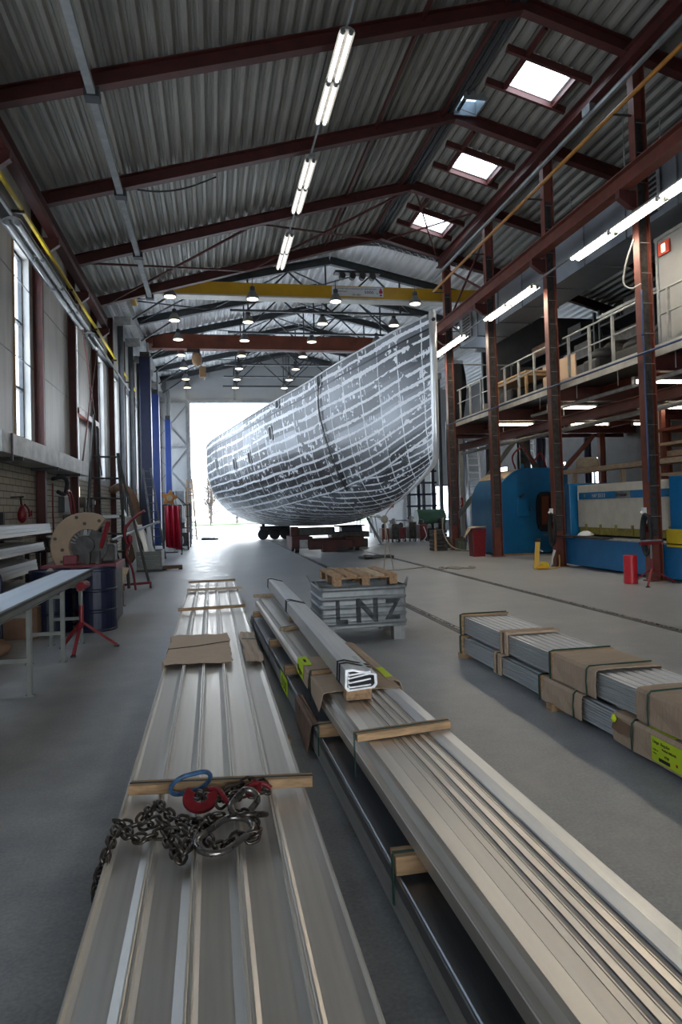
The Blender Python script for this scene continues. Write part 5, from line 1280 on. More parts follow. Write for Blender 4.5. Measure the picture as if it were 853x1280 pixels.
    MB().lathe([(.02, -.13), (.055, -.05), (.055, .06), (.02, .1)], (-1.72, 15.2, 1.12), 12).build('torch', 'red_gloss', t, smooth=True); MB().tube(smooth_path([(-1.74, 15.2, 1.0), (-1.8, 15.2, .8), (-1.7, 15.15, .55), (-1.66, 15.2, .35), (-1.62, 15.2, .03)], 5), .025, 8).build('hose', 'red_gloss', t, smooth=True)
    t = thing('leaning_board', 'pale board leaning against the trestle ladder', 'board', (-1.7, 13.9, 0))
    MB().add([(-1.92, 13.6, 0.0), (-1.80, 13.6, 0), (-1.58, 13.72, .62), (-1.74, 13.72, .64), (-1.92, 13.63, .0), (-1.80, 13.63, 0), (-1.58, 13.75, .62), (-1.74, 13.75, .64)], [(0, 1, 2, 3), (4, 5, 6, 7), (0, 1, 5, 4), (1, 2, 6, 5), (2, 3, 7, 6), (3, 0, 4, 7)]).build('board', 'wood_pale', t)
    t = thing('gas_cart', 'small dark two-wheeled cart at the foot of the trestle ladder', 'cart', (-2.0, 14.7, 0))
    for x in (-2.12, -1.86): MB().cyl((x, 14.62, .14), (x + .05, 14.62, .14), .14, n=16).build('wheel', 'black', t)
    MB().box(-2.1, -1.84, 14.5, 14.75, .16, .3).build('body', 'maroon', t, bevel=.02); MB().bar((-1.95, 14.6, .3), (-1.95, 14.9, 1.0), .03, .03).build('handle', 'grime', t)
    tag(MB().tube([(-1.60, 12.9, .02), (-1.60, 12.9, .24)], .012, 6).lathe([(.05, 0), (.05, .012)], (-1.60, 12.9, .0), 10).build('floor_pin', 'grime'), 'short steel pin stand on the floor near the pale board', 'stand')
    # offcut bin and its profiles
    t = thing('offcut_bin', 'grey slatted steel bin for offcuts on the left', 'bin', (-1.7, 20.8, 0))
    for x0_, x1_, y0_, y1_ in ((-2.12, -1.42, 20.2, 20.24), (-2.12, -1.42, 21.4, 21.44), (-2.12, -2.08, 20.24, 21.4), (-1.46, -1.42, 20.24, 21.4)):
        for z_ in (.06, .19, .32, .45): MB().box(x0_, x1_, y0_, y1_, z_, z_ + .12).build('side_board', 'grey_leg', t)
    MB().box(-2.12, -1.42, 20.2, 21.44, 0, .06).build('base', 'grime', t)
    rnd = random.Random(11)
    for k in range(9):
        x = -2.08 + .07 * k; p0 = V((x, 20.6 + .06 * k, .10)); L = rnd.uniform(1.2, 2.0); a = rnd.uniform(.25, .75); b = rnd.uniform(-.9, -.15)
        p1 = p0 + V((b * .6, -.3 + .1 * k, 1)).normalized() * L
        o = MB().beam([(-.06, -.008), (.06, -.008), (.06, .03), (.052, .03), (.052, 0), (-.052, 0), (-.052, .03), (-.06, .03)], p0, p1, (0, -1, .2)).build('offcut_profile', 'alu2' if k % 2 else 'alu'); tag(o, 'silver offcut profile standing in the grey bin, %s from the wall side' % ORD[k].replace('nearest', 'first'), 'offcut', 'offcuts in the bin')
    tag(MB().bar((-2.55, 18.6, 1.0), (-1.45, 19.9, 1.42), .07, .05).build('long_bar', 'alu2'), 'long bright aluminium bar leaning towards the offcut bin', 'bar')
    t = thing('floor_beam', 'dark low steel beam on the floor beside the offcut bin', 'beam', (-1.1, 20.6, 0))
    MB().box(-1.42, -.86, 20.5, 20.62, .03, .13).build('beam', 'card_dark', t, bevel=.02); MB().cyl((-.92, 20.56, .0), (-.92, 20.56, .05), .06).build('foot', 'grime', t); MB().cyl((-1.36, 20.56, .0), (-1.36, 20.56, .05), .06).build('foot', 'grime', t)
    t = thing('bar_trestle', 'low dark trestle holding up the near end of the bright aluminium bar', 'trestle', (-2.5, 18.7, 0)); MB().bar((-2.5, 18.68, .95), (-2.7, 18.68, 0), .04, .04).build('leg', 'grime', t); MB().bar((-2.5, 18.68, .95), (-2.3, 18.68, 0), .04, .04).build('leg', 'grime', t); MB().box(-2.6, -2.4, 18.63, 18.73, .93, .97).build('top', 'grime', t)
    # dark ladder with bright rungs
    ladder('leaning_ladder', 'dark ladder with bright rungs leaning at the blue posts', (-2.0, 25.5, .0), (-2.55, 27.2, 3.4), (-1.65, 25.4, 0), (-2.25, 27.1, 3.4), 11, 'grime', .07)
    tag(MB().tube(smooth_path([(-3.2, 23.6, 2.45), (-2.9, 23.3, 2.55), (-2.55, 23.2, 2.3), (-2.4, 23.3, 1.7), (-2.45, 23.4, 1.0), (-2.6, 23.5, .3), (-2.7, 23.5, .1)], 5), .13, 12).build('exhaust_hose', 'card_dark', smooth=True), 'thick brown exhaust hose drooping before the nearest blue post', 'hose')
    for k, y in enumerate((21.4, 22.6)):
        t = thing('wall_valve', 'dark valve box on the far brick wall, %s of two' % ('nearer', 'farther')[k], 'valve', (-3.8, y, 2.0), 'valves on the brick wall')
        MB().box(-3.85, -3.65, y - .15, y + .15, 1.9, 2.2).build('box', 'grime', t, bevel=.02); MB().cyl((-3.7, y, 1.0), (-3.7, y, 1.9), .03).build('pipe', 'grime', t); MB().cyl((-3.65, y, 2.05), (-3.58, y, 2.05), .07, n=12).build('wheel', 'galv_dull', t)
    # red welding curtain
    t = thing('welding_screen', 'red welding curtain on a steel frame left of the boat', 'screen', (-1.5, 28, 0))
    g = []
    for i in range(33):
        f = i / 32; x = -1.83 + .62 * f; w_ = .10 * math.sin(f * 6 * PI + .6)
        g.append([(x + .02, 28.2 - .25 * f + w_, .30 - .12 * f), (x + .01, 28.2 - .25 * f + w_, 1.1), (x, 28.2 - .25 * f + w_ * .6, 1.98 - .04 * f)])
    MB().sheet(g).build('curtain', 'curtain', t, smooth=True, solid=.006)
    MB().cyl((-1.88, 28.2, 1.99), (-1.16, 27.95, 1.95), .025).build('top_rail', 'grime', t); MB().cyl((-1.87, 28.2, .05), (-1.87, 28.2, 2.0), .025).build('post', 'grime', t); MB().cyl((-1.17, 27.97, .05), (-1.17, 27.97, 1.97), .022).build('post', 'grime', t)
    MB().box(-1.9, -1.84, 27.8, 28.6, 0, .06).build('foot', 'grime', t); MB().box(-1.21, -1.14, 27.6, 28.4, 0, .06).build('foot', 'grime', t)
    t = thing('star_knob', 'orange star-shaped wheel on a white post behind the red curtain', 'wheel', (-1.68, 29.4, 0))
    mb = MB(); R = .33; pr = []
    for k in range(20): 
        a = 2 * PI * k / 20; r_ = R if k % 4 in (0, 1) else R * .62; pr.append((-1.68 + r_ * math.cos(a), 2.28 + r_ * math.sin(a)))
    mb.ext(pr, 29.2, 29.38).build('wheel', 'orange', t, bevel=.02); MB().cyl((-1.68, 29.12, 2.28), (-1.68, 29.2, 2.28), .12, n=12).build('hub', 'wood_pale', t); MB().box(-1.78, -1.58, 29.3, 29.5, .02, 2.1).build('post', 'white', t); MB().box(-1.95, -1.4, 29.1, 29.7, 0, .04).build('foot', 'grime', t)
    t = thing('white_sheet_roll', 'white sheet hanging over a dark rail behind the red curtain', 'sheet', (-1.3, 31, 0))
    g = [[(-1.58 + .1 * i, 31 + .03 * math.sin(i * 2), 2.55 - .16 * i), (-1.50 + .1 * i, 30.95, 2.1 - .16 * i), (-1.40 + .09 * i, 30.95 + .02 * math.cos(i), 1.5 - .05 * i)] for i in range(5)]
    MB().sheet(g).build('sheet', 'cloth_white', t, solid=.01); MB().cyl((-1.7, 31.05, 0), (-1.62, 31.05, 2.6), .03).build('post', 'grime', t); MB().cyl((-1.02, 31.05, 0), (-1.02, 31.05, 1.95), .03).build('post', 'grime', t); MB().cyl((-1.66, 31.05, 2.55), (-1.02, 31.05, 1.95), .025).build('rail', 'grime', t)
    # blue rack trolleys by the door
    t = thing('blue_rack', 'blue steel rack trolley near the door behind the red curtain', 'rack', (-1.35, 34, 0))
    for x in (-1.85, -1.0):
        for y in (33.5, 34.5): MB().box(x - .03, x + .03, y - .03, y + .03, .1, 2.1).build('post', 'blue_dark', t)
    for z_ in (.2, .9, 1.45, 2.0): MB().box(-1.85, -1.0, 33.5, 34.5, z_, z_ + .05).build('shelf', 'blue_dark', t)
    for x in (-1.85, -1.0): MB().cyl((x - .03, 33.5, .08), (x + .03, 33.5, .08), .08, n=12).build('wheel', 'black', t)
    MB().box(-1.75, -1.35, 33.47, 33.5, 1.5, 2.0).build('back_panel', 'blue_dark', t)
    for k, (x, z_, s, m_, l) in enumerate(((-1.64, .25, .28, 'maroon', 'maroon box on the lowest shelf of the blue rack'), (-1.35, .25, .22, 'blue_post', 'blue box on the lowest shelf of the blue rack'), (-1.64, .95, .25, 'white', 'white box on the middle shelf of the blue rack'), (-1.35, .95, .2, 'grime', 'dark box on the middle shelf of the blue rack'))):
        t = thing('storage_box', l, 'box', (x, 33.9, z_)); MB().box(x - s / 2, x + s / 2, 33.6, 34.1, z_, z_ + s).build('box', m_, t, bevel=.01); MB().box(x - s / 2 - .01, x + s / 2 + .01, 33.59, 34.11, z_ + s, z_ + s + .03).build('lid', m_, t)
    t = thing('welding_machine', 'dark welding machine on wheels beside the blue rack', 'machine', (-1.25, 31.9, 0))
    MB().box(-1.6, -1.0, 31.6, 32.3, .14, .75).build('case', 'blue_dark', t, bevel=.03); MB().box(-1.55, -1.05, 31.57, 31.6, .4, .7).build('front_panel', 'grime', t)
    for x in (-1.55, -1.05):
        for y in (31.7, 32.2): MB().cyl((x - .03, y, .09), (x + .03, y, .09), .09, n=12).build('wheel', 'black', t)
    MB().tube(smooth_path([(-1.3, 31.6, .6), (-1.25, 31.3, .35), (-1.35, 31.25, .15), (-1.2, 31.3, .04)], 5), .03, 6).build('lead', 'galv_dull', t)
    ladder('wooden_ladder', 'wooden ladder leaning beside the big door opening', (-1.45, 42.2, 0), (-1.40, 43.0, 3.7), (-.88, 42.2, 0), (-1.12, 43.0, 3.7), 9, 'wood_old', .09, .03)
    t = thing('grey_cabinet', 'low grey steel cabinet against the back wall beside the door', 'cabinet', (-2.2, 42.5, 0))
    MB().box(-2.15, -1.55, 42.5, 43.1, 0, 3.05).build('body', 'panel_far', t, bevel=.02); MB().box(-2.1, -1.6, 42.45, 42.5, 2.1, 2.95).build('door', 'steel_grey', t)

# ------------------------------------------------------------------ right aisle: machines
def build_right_side():
    # blue press with rounded shoulder
    x0, x1, y0, y1, r = 8.95, 11.4, 20.4, 22.6, 1.05
    t = thing('blue_press', 'large blue machine with rounded shoulder standing under the platform', 'machine', (10, 20.4, 0))
    pr = [(x0, .04), (x1, .04), (x1, 2.72)] + arc(x0 + r + .1, 2.72 - r, r, 90, 180, 14) 
    pr = [(x0, .04), (x1, .04), (x1, 2.75), (x0 + r, 2.75)] + arc(x0 + r, 2.75 - r, r, 90, 180, 14)[1:]
    MB().ext(pr, y0, y1).build('frame', 'blue_m', t, bevel=.02)
    edge = [(x0 + r, 2.75)] + arc(x0 + r, 2.75 - r, r, 90, 180, 14)[1:] + [(x0, .1)]
    MB().tube([(a, y0 - .01, b) for a, b in [(x1, 2.75)] + edge], .03, 6).build('edge_bead', 'blue_m', t)
    du = MB(); pts = arc(x0 + r, 2.75 - r, r + .012, 92, 135, 8)
    du.sheet([[(a, y0 + .05, b), (a, y1 - .05, b)] for a, b in pts]).build('dusty_top', 'wood_pale', t, solid=.008)
    d = MB().box(9.62, 10.02, y0 - .04, y0, 1.22, 1.82).build('door', 'blue_m', t, bevel=.01)
    MB().bar((9.7, y0 - .07, 1.84), (9.85, y0 - .07, 1.95), .05, .05).build('handle', 'grime', d); MB().bar((10.06, y0 - .05, 1.5), (10.12, y0 - .05, 1.42), .02, .02).build('latch', 'galv', d)
    pr = []
    for k in range(24):
        a = 2 * PI * k / 24; c, s = math.cos(a), math.sin(a); e = (abs(c) ** 4 + abs(s) ** 4) ** -.25; pr.append((10.62 + .32 * c * e, 1.35 + .62 * s * e))
    MB().tube([(a, y0 - .01, b) for a, b in pr], .03, 6, closed=True).build('opening_rim', 'blue_dark', t); MB().ext(pr, y0 - .012, y0 - .006).build('opening', 'black', t)
    MB().box(10.45, 10.7, y0 - .05, y0 - .02, .95, 1.85).build('inner_panel', 'rust', t); MB().box(10.78, 10.9, y0 - .05, y0 - .02, .8, 1.6).build('inner_lever', 'grime', t)
    MB().lathe([(.06, 0), (.06, .1), (.03, .18)], (9.95, y0 + .2, 2.75), 10).build('lifting_lug', 'blue_m', t)
    tag(MB().box(9.0, 10.2, y0 - .12, y0 - .03, 0, .05).build('floor_plank', 'wood_old'), 'thin plank on the floor at the foot of the blue rounded machine', 'plank')
    MBt = MB().tube(smooth_path([(9.9, 21, 2.78), (9.8, 21, 3.2), (10.2, 21, 3.5), (10.5, 21, 3.0), (10.8, 21, 3.3), (11, 21, 2.8)], 5), .03, 6)
    tag(MBt.build('air_hose', 'red_gloss', smooth=True), 'red and dark hose looping above the blue rounded machine', 'hose')
    # press brake
    x, ya, yb = 8.98, 11.7, 16.45
    t = thing('press_brake', 'blue and white press brake with blue stripe behind the right columns', 'press brake', (9.3, 14, 0))
    MB().box(x, x + .55, ya, yb, .06, .70).build('base', 'blue_m', t, bevel=.01); MB().box(x - .01, x + .02, ya, yb, .66, .74).build('base_lip', 'blue_m', t)
    MB().box(x - .05, x + .5, ya - .05, yb + .1, .74, .775).build('table', 'galv_dull', t, bevel=.005)
    MB().box(x - .22, x + .05, 14.2, 15.5, .76, .80).build('table_extension', 'grime', t); MB().box(x - .3, x + .05, 15.6, 16.9, .775, .80).build('table_extension', 'grime', t)
    ra = MB().box(9.28, 9.5, 12.3, 16.12, 1.0, 2.06).build('ram', 'white_m', t, bevel=.008)
    st = MB().box(9.272, 9.28, 12.3, 16.1, 1.70, 1.87).build('stripe', 'blue_m', ra)
    T = lambda s, sz, y, z, m, p, c=1.0: text_mesh(s, sz, 'lettering', m, p, (9.266, y, z), (0, -1, 0), (0, 0, 1), c)
    T('HAP 3013 0', .14, 15.42, 1.735, 'ink_white', st, .82)
    lg = MB().box(9.266, 9.272, 13.85, 14.42, 1.70, 1.87).build('maker_plate', 'galv', ra)
    text_mesh('Ermaksan', .13, 'lettering', 'blue_dark', lg, (9.262, 14.39, 1.745), (0, -1, 0), (0, 0, 1), .85)
    MB().box(9.266, 9.272, 15.72, 15.80, 1.75, 1.83).build('emblem', 'galv', ra)
    MB().box(9.262, 9.272, 16.05, 16.09, 1.68, 1.90).build('end_marker', 'white', ra)
    MB().box(9.3, 9.42, 12.3, 16.1, .83, 1.0).build('tool_rail', 'olive', t)
    for k in range(6): MB().box(9.25, 9.3, 12.5 + .64 * k, 12.56 + .64 * k, .83, 1.08).build('tool_clamp', 'olive', t)
    for y in (11.35, 16.3): 
        fr = MB().box(9.1, 10.3, y - .35 if y < 12 else y - .1, y + .95 if y < 12 else y + .1, .05, 2.12).build('side_frame', 'blue_m', t, bevel=.02)
    MB().box(9.45, 10.2, 12.3, 16.2, .78, 1.9).build('rear_housing', 'blue_dark', t)
    MB().box(8.93, 8.97, 11.75, 12.2, .70, 1.05).build('guard_plate', 'yellow_p', t); 
    o = MB().lathe([(.02, 0), (.2, .02), (.16, .07), (.07, .12), (.02, .1)], (9.05, 15.4, .80), 14).build('paper_heap', 'white'); tag(o, 'crumpled white paper on the press brake table', 'paper')
    # tan beam shelf behind the press brake
    t = thing('tan_shelf', 'long tan shelf board above the press brake', 'shelf', (10.6, 15, 2.6))
    MB().box(10.4, 10.9, 13.5, 19.0, 2.48, 2.60).build('board', 'wood_pale', t)
    for y in (13.8, 16.2, 18.6): MB().box(10.6, 10.7, y - .05, y + .05, 0, 2.48).build('post', 'wood_pale', t)
    tag(MB().lathe([(.3, 0), (.32, .05), (.3, .25), (.25, .3)], (10.65, 17.9, 2.6), 16).build('tub', 'canvas'), 'pale round tub on the tan shelf', 'tub')
    # items on the floor in front
    t = thing('red_tube_bin', 'bright red cylindrical bin in front of the press brake', 'bin', (8.12, 12.2, 0))
    MB().lathe([(.125, 0), (.13, .01), (.13, .555), (.12, .56), (.12, .04), (.01, .03)], (8.14, 12.25, 0), 24).build('bin', 'red_tube', t)
    t = tripod('roller_stand', 'red tripod roller stand beside the bright red bin', (8.4, 11.95, .30), [(8.02, 11.55), (8.12, 12.2), (8.92, 12.0)], .78)
    MB().bar((8.16, 11.95, .80), (8.62, 11.95, .80), .05, .06).build('cross_arm', 'red_gloss', t); MB().cyl((8.18, 11.95, .845), (8.64, 11.95, .845), .02, n=10).build('roller', 'galv', t)
    t = thing('yellow_jack', 'small yellow floor jack by the second right column', 'jack', (7.95, 15.7, 0))
    MB().beam([(-.06, -.05), (.06, -.05), (.045, .05), (-.045, .05)], (7.86, 15.72, .05), (7.92, 15.7, .68)).build('post', 'yellow', t); MB().box(7.87, 7.98, 15.64, 15.76, .68, .76).build('cap', 'black', t)
    MB().box(7.82, 8.16, 15.6, 15.82, .02, .09).build('base', 'yellow', t, bevel=.02); MB().cyl((8.08, 15.62, .10), (8.08, 15.8, .10), .085, n=16).build('roller', 'yellow_p', t); MB().bar((7.94, 15.72, .5), (8.04, 15.68, .44), .03, .03).build('handle', 'galv', t)
    tag(MB().tube(smooth_path([(8.2, 15.7, .03), (8.5, 15.8, .02), (8.62, 15.95, .06), (8.7, 16.1, .3)], 5), .015, 6).build('extension_cable', 'yellow'), 'yellow cable running from the floor jack to the column', 'cable')
    for k, (y, c) in enumerate(((12.45, 'first'), (16.3, 'second'))):
        t = thing('hose_coil', 'black hose coil hung on the %s right column' % c, 'hose', (8.56, y, 1.0), 'hose coils on the columns')
        for j in range(4):
            MB().tube([(8.6 - .02 * j, y - .10 + .12 * math.cos(a) * (1 + .1 * j) - .05, .95 + (.36 + .02 * j) * math.sin(a)) for a in [2 * PI * q / 20 for q in range(20)]], .022, 6, closed=True).build('loop', 'black', t, smooth=True)
        MB().cyl((8.5, y - .13, 1.32), (8.68, y - .13, 1.32), .025).build('peg', 'grime', t)
        for z_, m_ in ((1.42, 'white'), (1.22, 'white'), (1.05, 'red_gloss')):
            t = thing('power_socket', '%s socket box on the %s right column, %s' % ('red' if m_ != 'white' else 'white', c, {1.42: 'upper one', 1.22: 'lower one', 1.05: 'plug below the white boxes'}[z_]), 'socket', (8.66, y, z_)); MB().box(8.60, 8.68, y - .02, y + .06, z_ - .06, z_ + .07).build('box', m_, t, bevel=.01); MB().cyl((8.56, y + .02, z_ - .04), (8.62, y + .02, z_ + .0), .025, n=10).build('plug', m_, t)
    t = thing('cleaning_rag', 'white rag hanging low on the second right column', 'rag', (8.6, 16.2, .1))
    MB().sheet([[(8.62, 16.12, .42), (8.6, 16.2, .44)], [(8.5, 16.06, .2), (8.56, 16.2, .22)], [(8.4, 16.02, .03), (8.52, 16.2, .02)]]).build('cloth', 'cloth_white', t, solid=.01)
    t = thing('red_waste_bin', 'tall dark red waste bin with cardboard flap by the third right column', 'bin', (8.35, 20.6, 0))
    MB().add([(8.12, 20.4, 0), (8.5, 20.4, 0), (8.5, 20.8, 0), (8.12, 20.8, 0), (8.08, 20.36, .88), (8.54, 20.36, .88), (8.54, 20.84, .88), (8.08, 20.84, .88)], [(0, 1, 2, 3), (0, 1, 5, 4), (1, 2, 6, 5), (2, 3, 7, 6), (3, 0, 4, 7)]).build('bin', 'red_gloss', t, bevel=.01)
    t = thing('cardboard_piece', 'pale cardboard piece lying over the dark red waste bin', 'cardboard', (8.2, 20.5, .9)); MB().sheet([[(7.78, 20.3, .62), (7.95, 20.8, .6)], [(8.0, 20.3, .90), (8.1, 20.85, .91)], [(8.2, 20.3, .93), (8.3, 20.85, .95)], [(8.5, 20.3, .95), (8.52, 20.85, .93)]]).build('sheet', 'wood_pale', t, solid=.012)
    t = thing('bucket', 'grey-green plastic bucket at the foot of the fourth right column', 'bucket', (8.85, 23.5, 0))
    MB().lathe([(.16, 0), (.18, .02), (.22, .40), (.235, .42), (.215, .42), (.17, .03), (.01, .02)], (8.85, 23.45, 0), 20).build('tub', 'bucket', t); MB().tube(smooth_path([(8.65, 23.4, .38), (8.75, 23.2, .3), (8.95, 23.2, .3), (9.05, 23.4, .38)], 4), .008, 5).build('handle', 'galv', t)
    for k, z_ in enumerate((0, .26, .52)):
        t = thing('wooden_crate', 'small wooden crate stacked before the fourth right column, %s' % ('bottom', 'middle', 'topmost')[k], 'crate', (8.15, 23.9, z_), 'stacked wooden crates')
        for a, b in ((0, .11), (.13, .24)): MB().box(7.9, 8.42, 23.7, 24.2, z_ + a, z_ + b).build('board', 'grime', t, bevel=.01)
        MB().box(7.92, 8.0, 23.68, 23.7, z_, z_ + .25).build('batten', 'wood_old', t)
    tag(MB().tube(smooth_path([(8.25, 23.6, 1.2), (8.2, 23.5, .7), (8.4, 23.3, .2), (8.8, 23.0, .03), (9.3, 22.6, .03)], 5), .025, 6).build('ground_hose', 'rope', smooth=True), 'pale hose trailing from the fourth column over the floor', 'hose')
    t = thing('dark_pillar', 'thick dark pillar under the platform right of the fourth column', 'pillar', (9.3, 24.9, 0))
    MB().cyl((9.3, 25.25, .0), (9.3, 25.25, 4.9), .24, n=20).build('shaft', 'grime', t); MB().box(8.98, 9.62, 25.0, 25.55, 0, .42).build('plinth', 'card_dark', t, bevel=.02)
    # white and blue ladders, posts, far clutter on the right
    ladder('white_ladder', 'pale aluminium ladder standing behind the third right column', (11.3, 28.5, 0), (11.3, 28.9, 4.5), (11.85, 28.5, 0), (11.85, 28.9, 4.5), 14, 'white', .07, .03)
    ladder('pale_ladder', 'pale ladder leaning behind the blue rounded machine', (13.6, 27.5, 0), (13.6, 28, 4.4), (14.1, 27.5, 0), (14.1, 28, 4.4), 14, 'white', .07, .03)
    tag(MB().cyl((10.9, 28.6, 0), (10.9, 28.6, 4.5), .2, n=16).build('blue_pillar', 'blue_dark'), 'dark blue round pillar beside the pale ladders', 'pillar')
    tag(MB().bar((8.9, 24.3, 1.0), (11.6, 24.3, 4.2), .12, .16).build('slanting_brace', 'grey_leg'), 'slanting grey brace beam behind the third right column', 'brace')
    for k, (a, b) in enumerate((((11.2, 20.9, 4.2), (13.2, 23.8, 2.6)), ((14.6, 24, 4.2), (13.0, 24, 2.6)), ((12.4, 24, 2.6), (11.4, 24, 4.2)))):
        tag(MB().bar(a, b, .14, .14).build('knee_brace', 'red_col' if k != 2 else 'grime'), 'slanting brace under the platform, %s from the hall' % ('nearest', 'farthest', 'middle')[k], 'brace', 'braces under the platform')
    for k, (x, y) in enumerate(((12.4, 25.4), (13.7, 26.6), (15.2, 25.5))):
        tag(MB().cyl((x, y, 0), (x, y, 4.55), .22 if k < 2 else .15, n=16).build('round_pillar', 'blue_dark' if k else 'grime'), 'dark round pillar in the back of the side aisle, %s from the hall' % ORD[k], 'pillar', 'aisle pillars')
    t = thing('storage_rack', 'rack with tan bars and boards at the far right under the platform', 'rack', (13.5, 16.5, 0))
    for y in (14.8, 17.2): 
        for x in (12.6, 14.6): MB().box(x - .06, x + .06, y - .06, y + .06, 0, 4.2).build('post', 'red_col', t)
    for k, z_ in enumerate((1.6, 2.3, 2.75, 3.15, 3.55)): MB().box(12.5, 14.7, 14.6, 17.4, z_, z_ + .08).build('shelf', 'wood_pale' if k % 2 else 'rust', t)
    for k in range(6):
        o = MB().box(12.7 + .3 * k, 12.95 + .3 * k, 14.5, 17.5, 2.83, 3.0).build('timber_plank', 'wood_pale'); tag(o, 'pale plank on the tan rack at the far right, %s from the hall' % ORD[k].replace('nearest', 'first'), 'plank', 'planks on the tan rack')
    t = thing('sheet_stack', 'stack of grey corrugated sheets below the tan rack', 'sheets', (13.5, 16, 0))
    for k in range(6): MB().box(12.7, 14.5, 14.7, 17.2, .02 + .25 * k, .22 + .25 * k).build('sheet', 'gal_duct', t)
    # fire point pictograms
    for k, (x, y, z_, l) in enumerate(((10.22, 27.0, 1.75, 'red fire hose sign on the pale wall beyond the fourth column'), (13.3, 18.3, 2.85, 'red fire extinguisher sign behind the first right column'))):
        s = thing('fire_sign', l, 'sign', (x, y, z_)); MB().box(x - .12, x + .12, y, y + .02, z_ - .2, z_ + .2).build('plate', 'sign_red', s); MB().tube([(x + .05 * math.cos(a), y - .005, z_ + .1 * math.sin(a)) for a in [2 * PI * q / 12 for q in range(12)]], .015, 5, closed=True).build('pictogram', 'ink_white', s)
        tag(MB().box(x - .2, x + .2, y + .02, y + .3, 0, 4.5).build('pale_post', 'white_m'), 'pale post carrying the %s' % l.split(' on ')[0].split(' behind ')[0], 'post')
    # far right corner of the far hall
    t = thing('cantilever_stand', 'dark blue cantilever arm rack seen under the bow', 'rack', (10.0, 34, 0))
    for x in (10.6, 11.4):
        MB().box(x - .08, x + .08, 34.0, 34.2, 0, 4.6).build('post', 'blue_dark', t); MB().box(x - .12, x + .12, 33.2, 34.6, 0, .12).build('foot', 'blue_dark', t)
    for z_ in (1.0, 1.6, 2.2, 2.8, 3.4, 4.0): MB().box(9.95, 11.6, 34.0, 34.12, z_, z_ + .1).build('arm', 'blue_dark', t)
    t = thing('green_tank', 'dark green tank on a cradle below the blue arm rack', 'tank', (10.2, 32, 0))
    MB().cyl((9.9, 32.3, 1.05), (11.3, 32.3, 1.05), .42, n=24).build('tank', 'tankgreen', t); MB().box(10.0, 11.2, 31.9, 32.7, 0, .7).build('cradle', 'grime', t)
    rnd = random.Random(21)
    for k in range(7):
        x = 7.9 + .42 * k; h = rnd.uniform(.75, 1.25); m_ = ('maroon', 'grime', 'maroon', 'grime', 'maroon', 'black', 'grime')[k]
        t = thing('equipment_trolley', 'equipment trolley parked under the bow, %s from the boat' % ORD[k].replace('nearest', 'first'), 'trolley', (x, 31, 0), 'trolleys under the bow')
        y = 30.4 + rnd.uniform(-.5, .5)
        MB().box(x - .17, x + .17, y, y + .7, .15, h * .8).build('case', m_, t, bevel=.03); MB().lathe([(.1, h * .8), (.12, h * .85), (.1, h), (.04, h + .05)], (x, y + .3, 0), 10).build('reel', 'galv_dull' if k % 2 else 'grime', t)
        for dx in (-.14, .14): MB().cyl((x + dx - .02, y + .1, .09), (x + dx + .02, y + .1, .09), .09, n=12).build('wheel', 'black', t)
        MB().tube(smooth_path([(x, y - .02, h * .7), (x + .1, y - .1, .3), (x - .05, y - .15, .1), (x + .08, y - .1, .03)], 4), .02, 5).build('lead', 'ink_white' if k == 4 else 'black', t)
    t = thing('draped_table', 'small table draped with white sheet beyond the bow', 'table', (8.2, 36, 0))
    MB().sheet([[(7.4, 35.6, .95), (7.4, 36.6, .95)], [(7.6, 35.6, 1.22), (7.6, 36.6, 1.22)], [(8.9, 35.6, 1.25), (8.9, 36.6, 1.25)], [(9.1, 35.6, .95), (9.1, 36.6, .95)]]).build('sheet', 'cloth_white', t, solid=.02)
    for x in (7.7, 8.8):
        for y in (35.7, 36.5): MB().bar((x, y, 0), (8.25 + (x - 8.25) * .7, y, 1.2), .05, .05).build('leg', 'galv', t)
    t = thing('steel_trestle', 'bright steel trestle beyond the bow right of the draped table', 'trestle', (10, 36.5, 0))
    MB().box(9.6, 10.9, 36.4, 36.5, .85, .92).build('top', 'galv', t)
    for x in (9.7, 10.8):
        for dx in (-.15, .15): MB().bar((x, 36.45, .85), (x + dx, 36.45 + dx, 0), .05, .05).build('leg', 'galv', t)
    tag(MB().lathe([(.07, 0), (.1, .03), (.1, .45), (.04, .5), (.03, .6)], (11.6, 43.0, 1.6), 12).build('fire_extinguisher', 'red_tube', smooth=True), 'red fire extinguisher on the white back wall beyond the bow', 'extinguisher')
    tag(MB().box(10.2, 14.4, 43.2, 43.29, 0, 5.2).build('white_partition', 'white'), 'white partition panel on the back wall right of the door', 'panel')

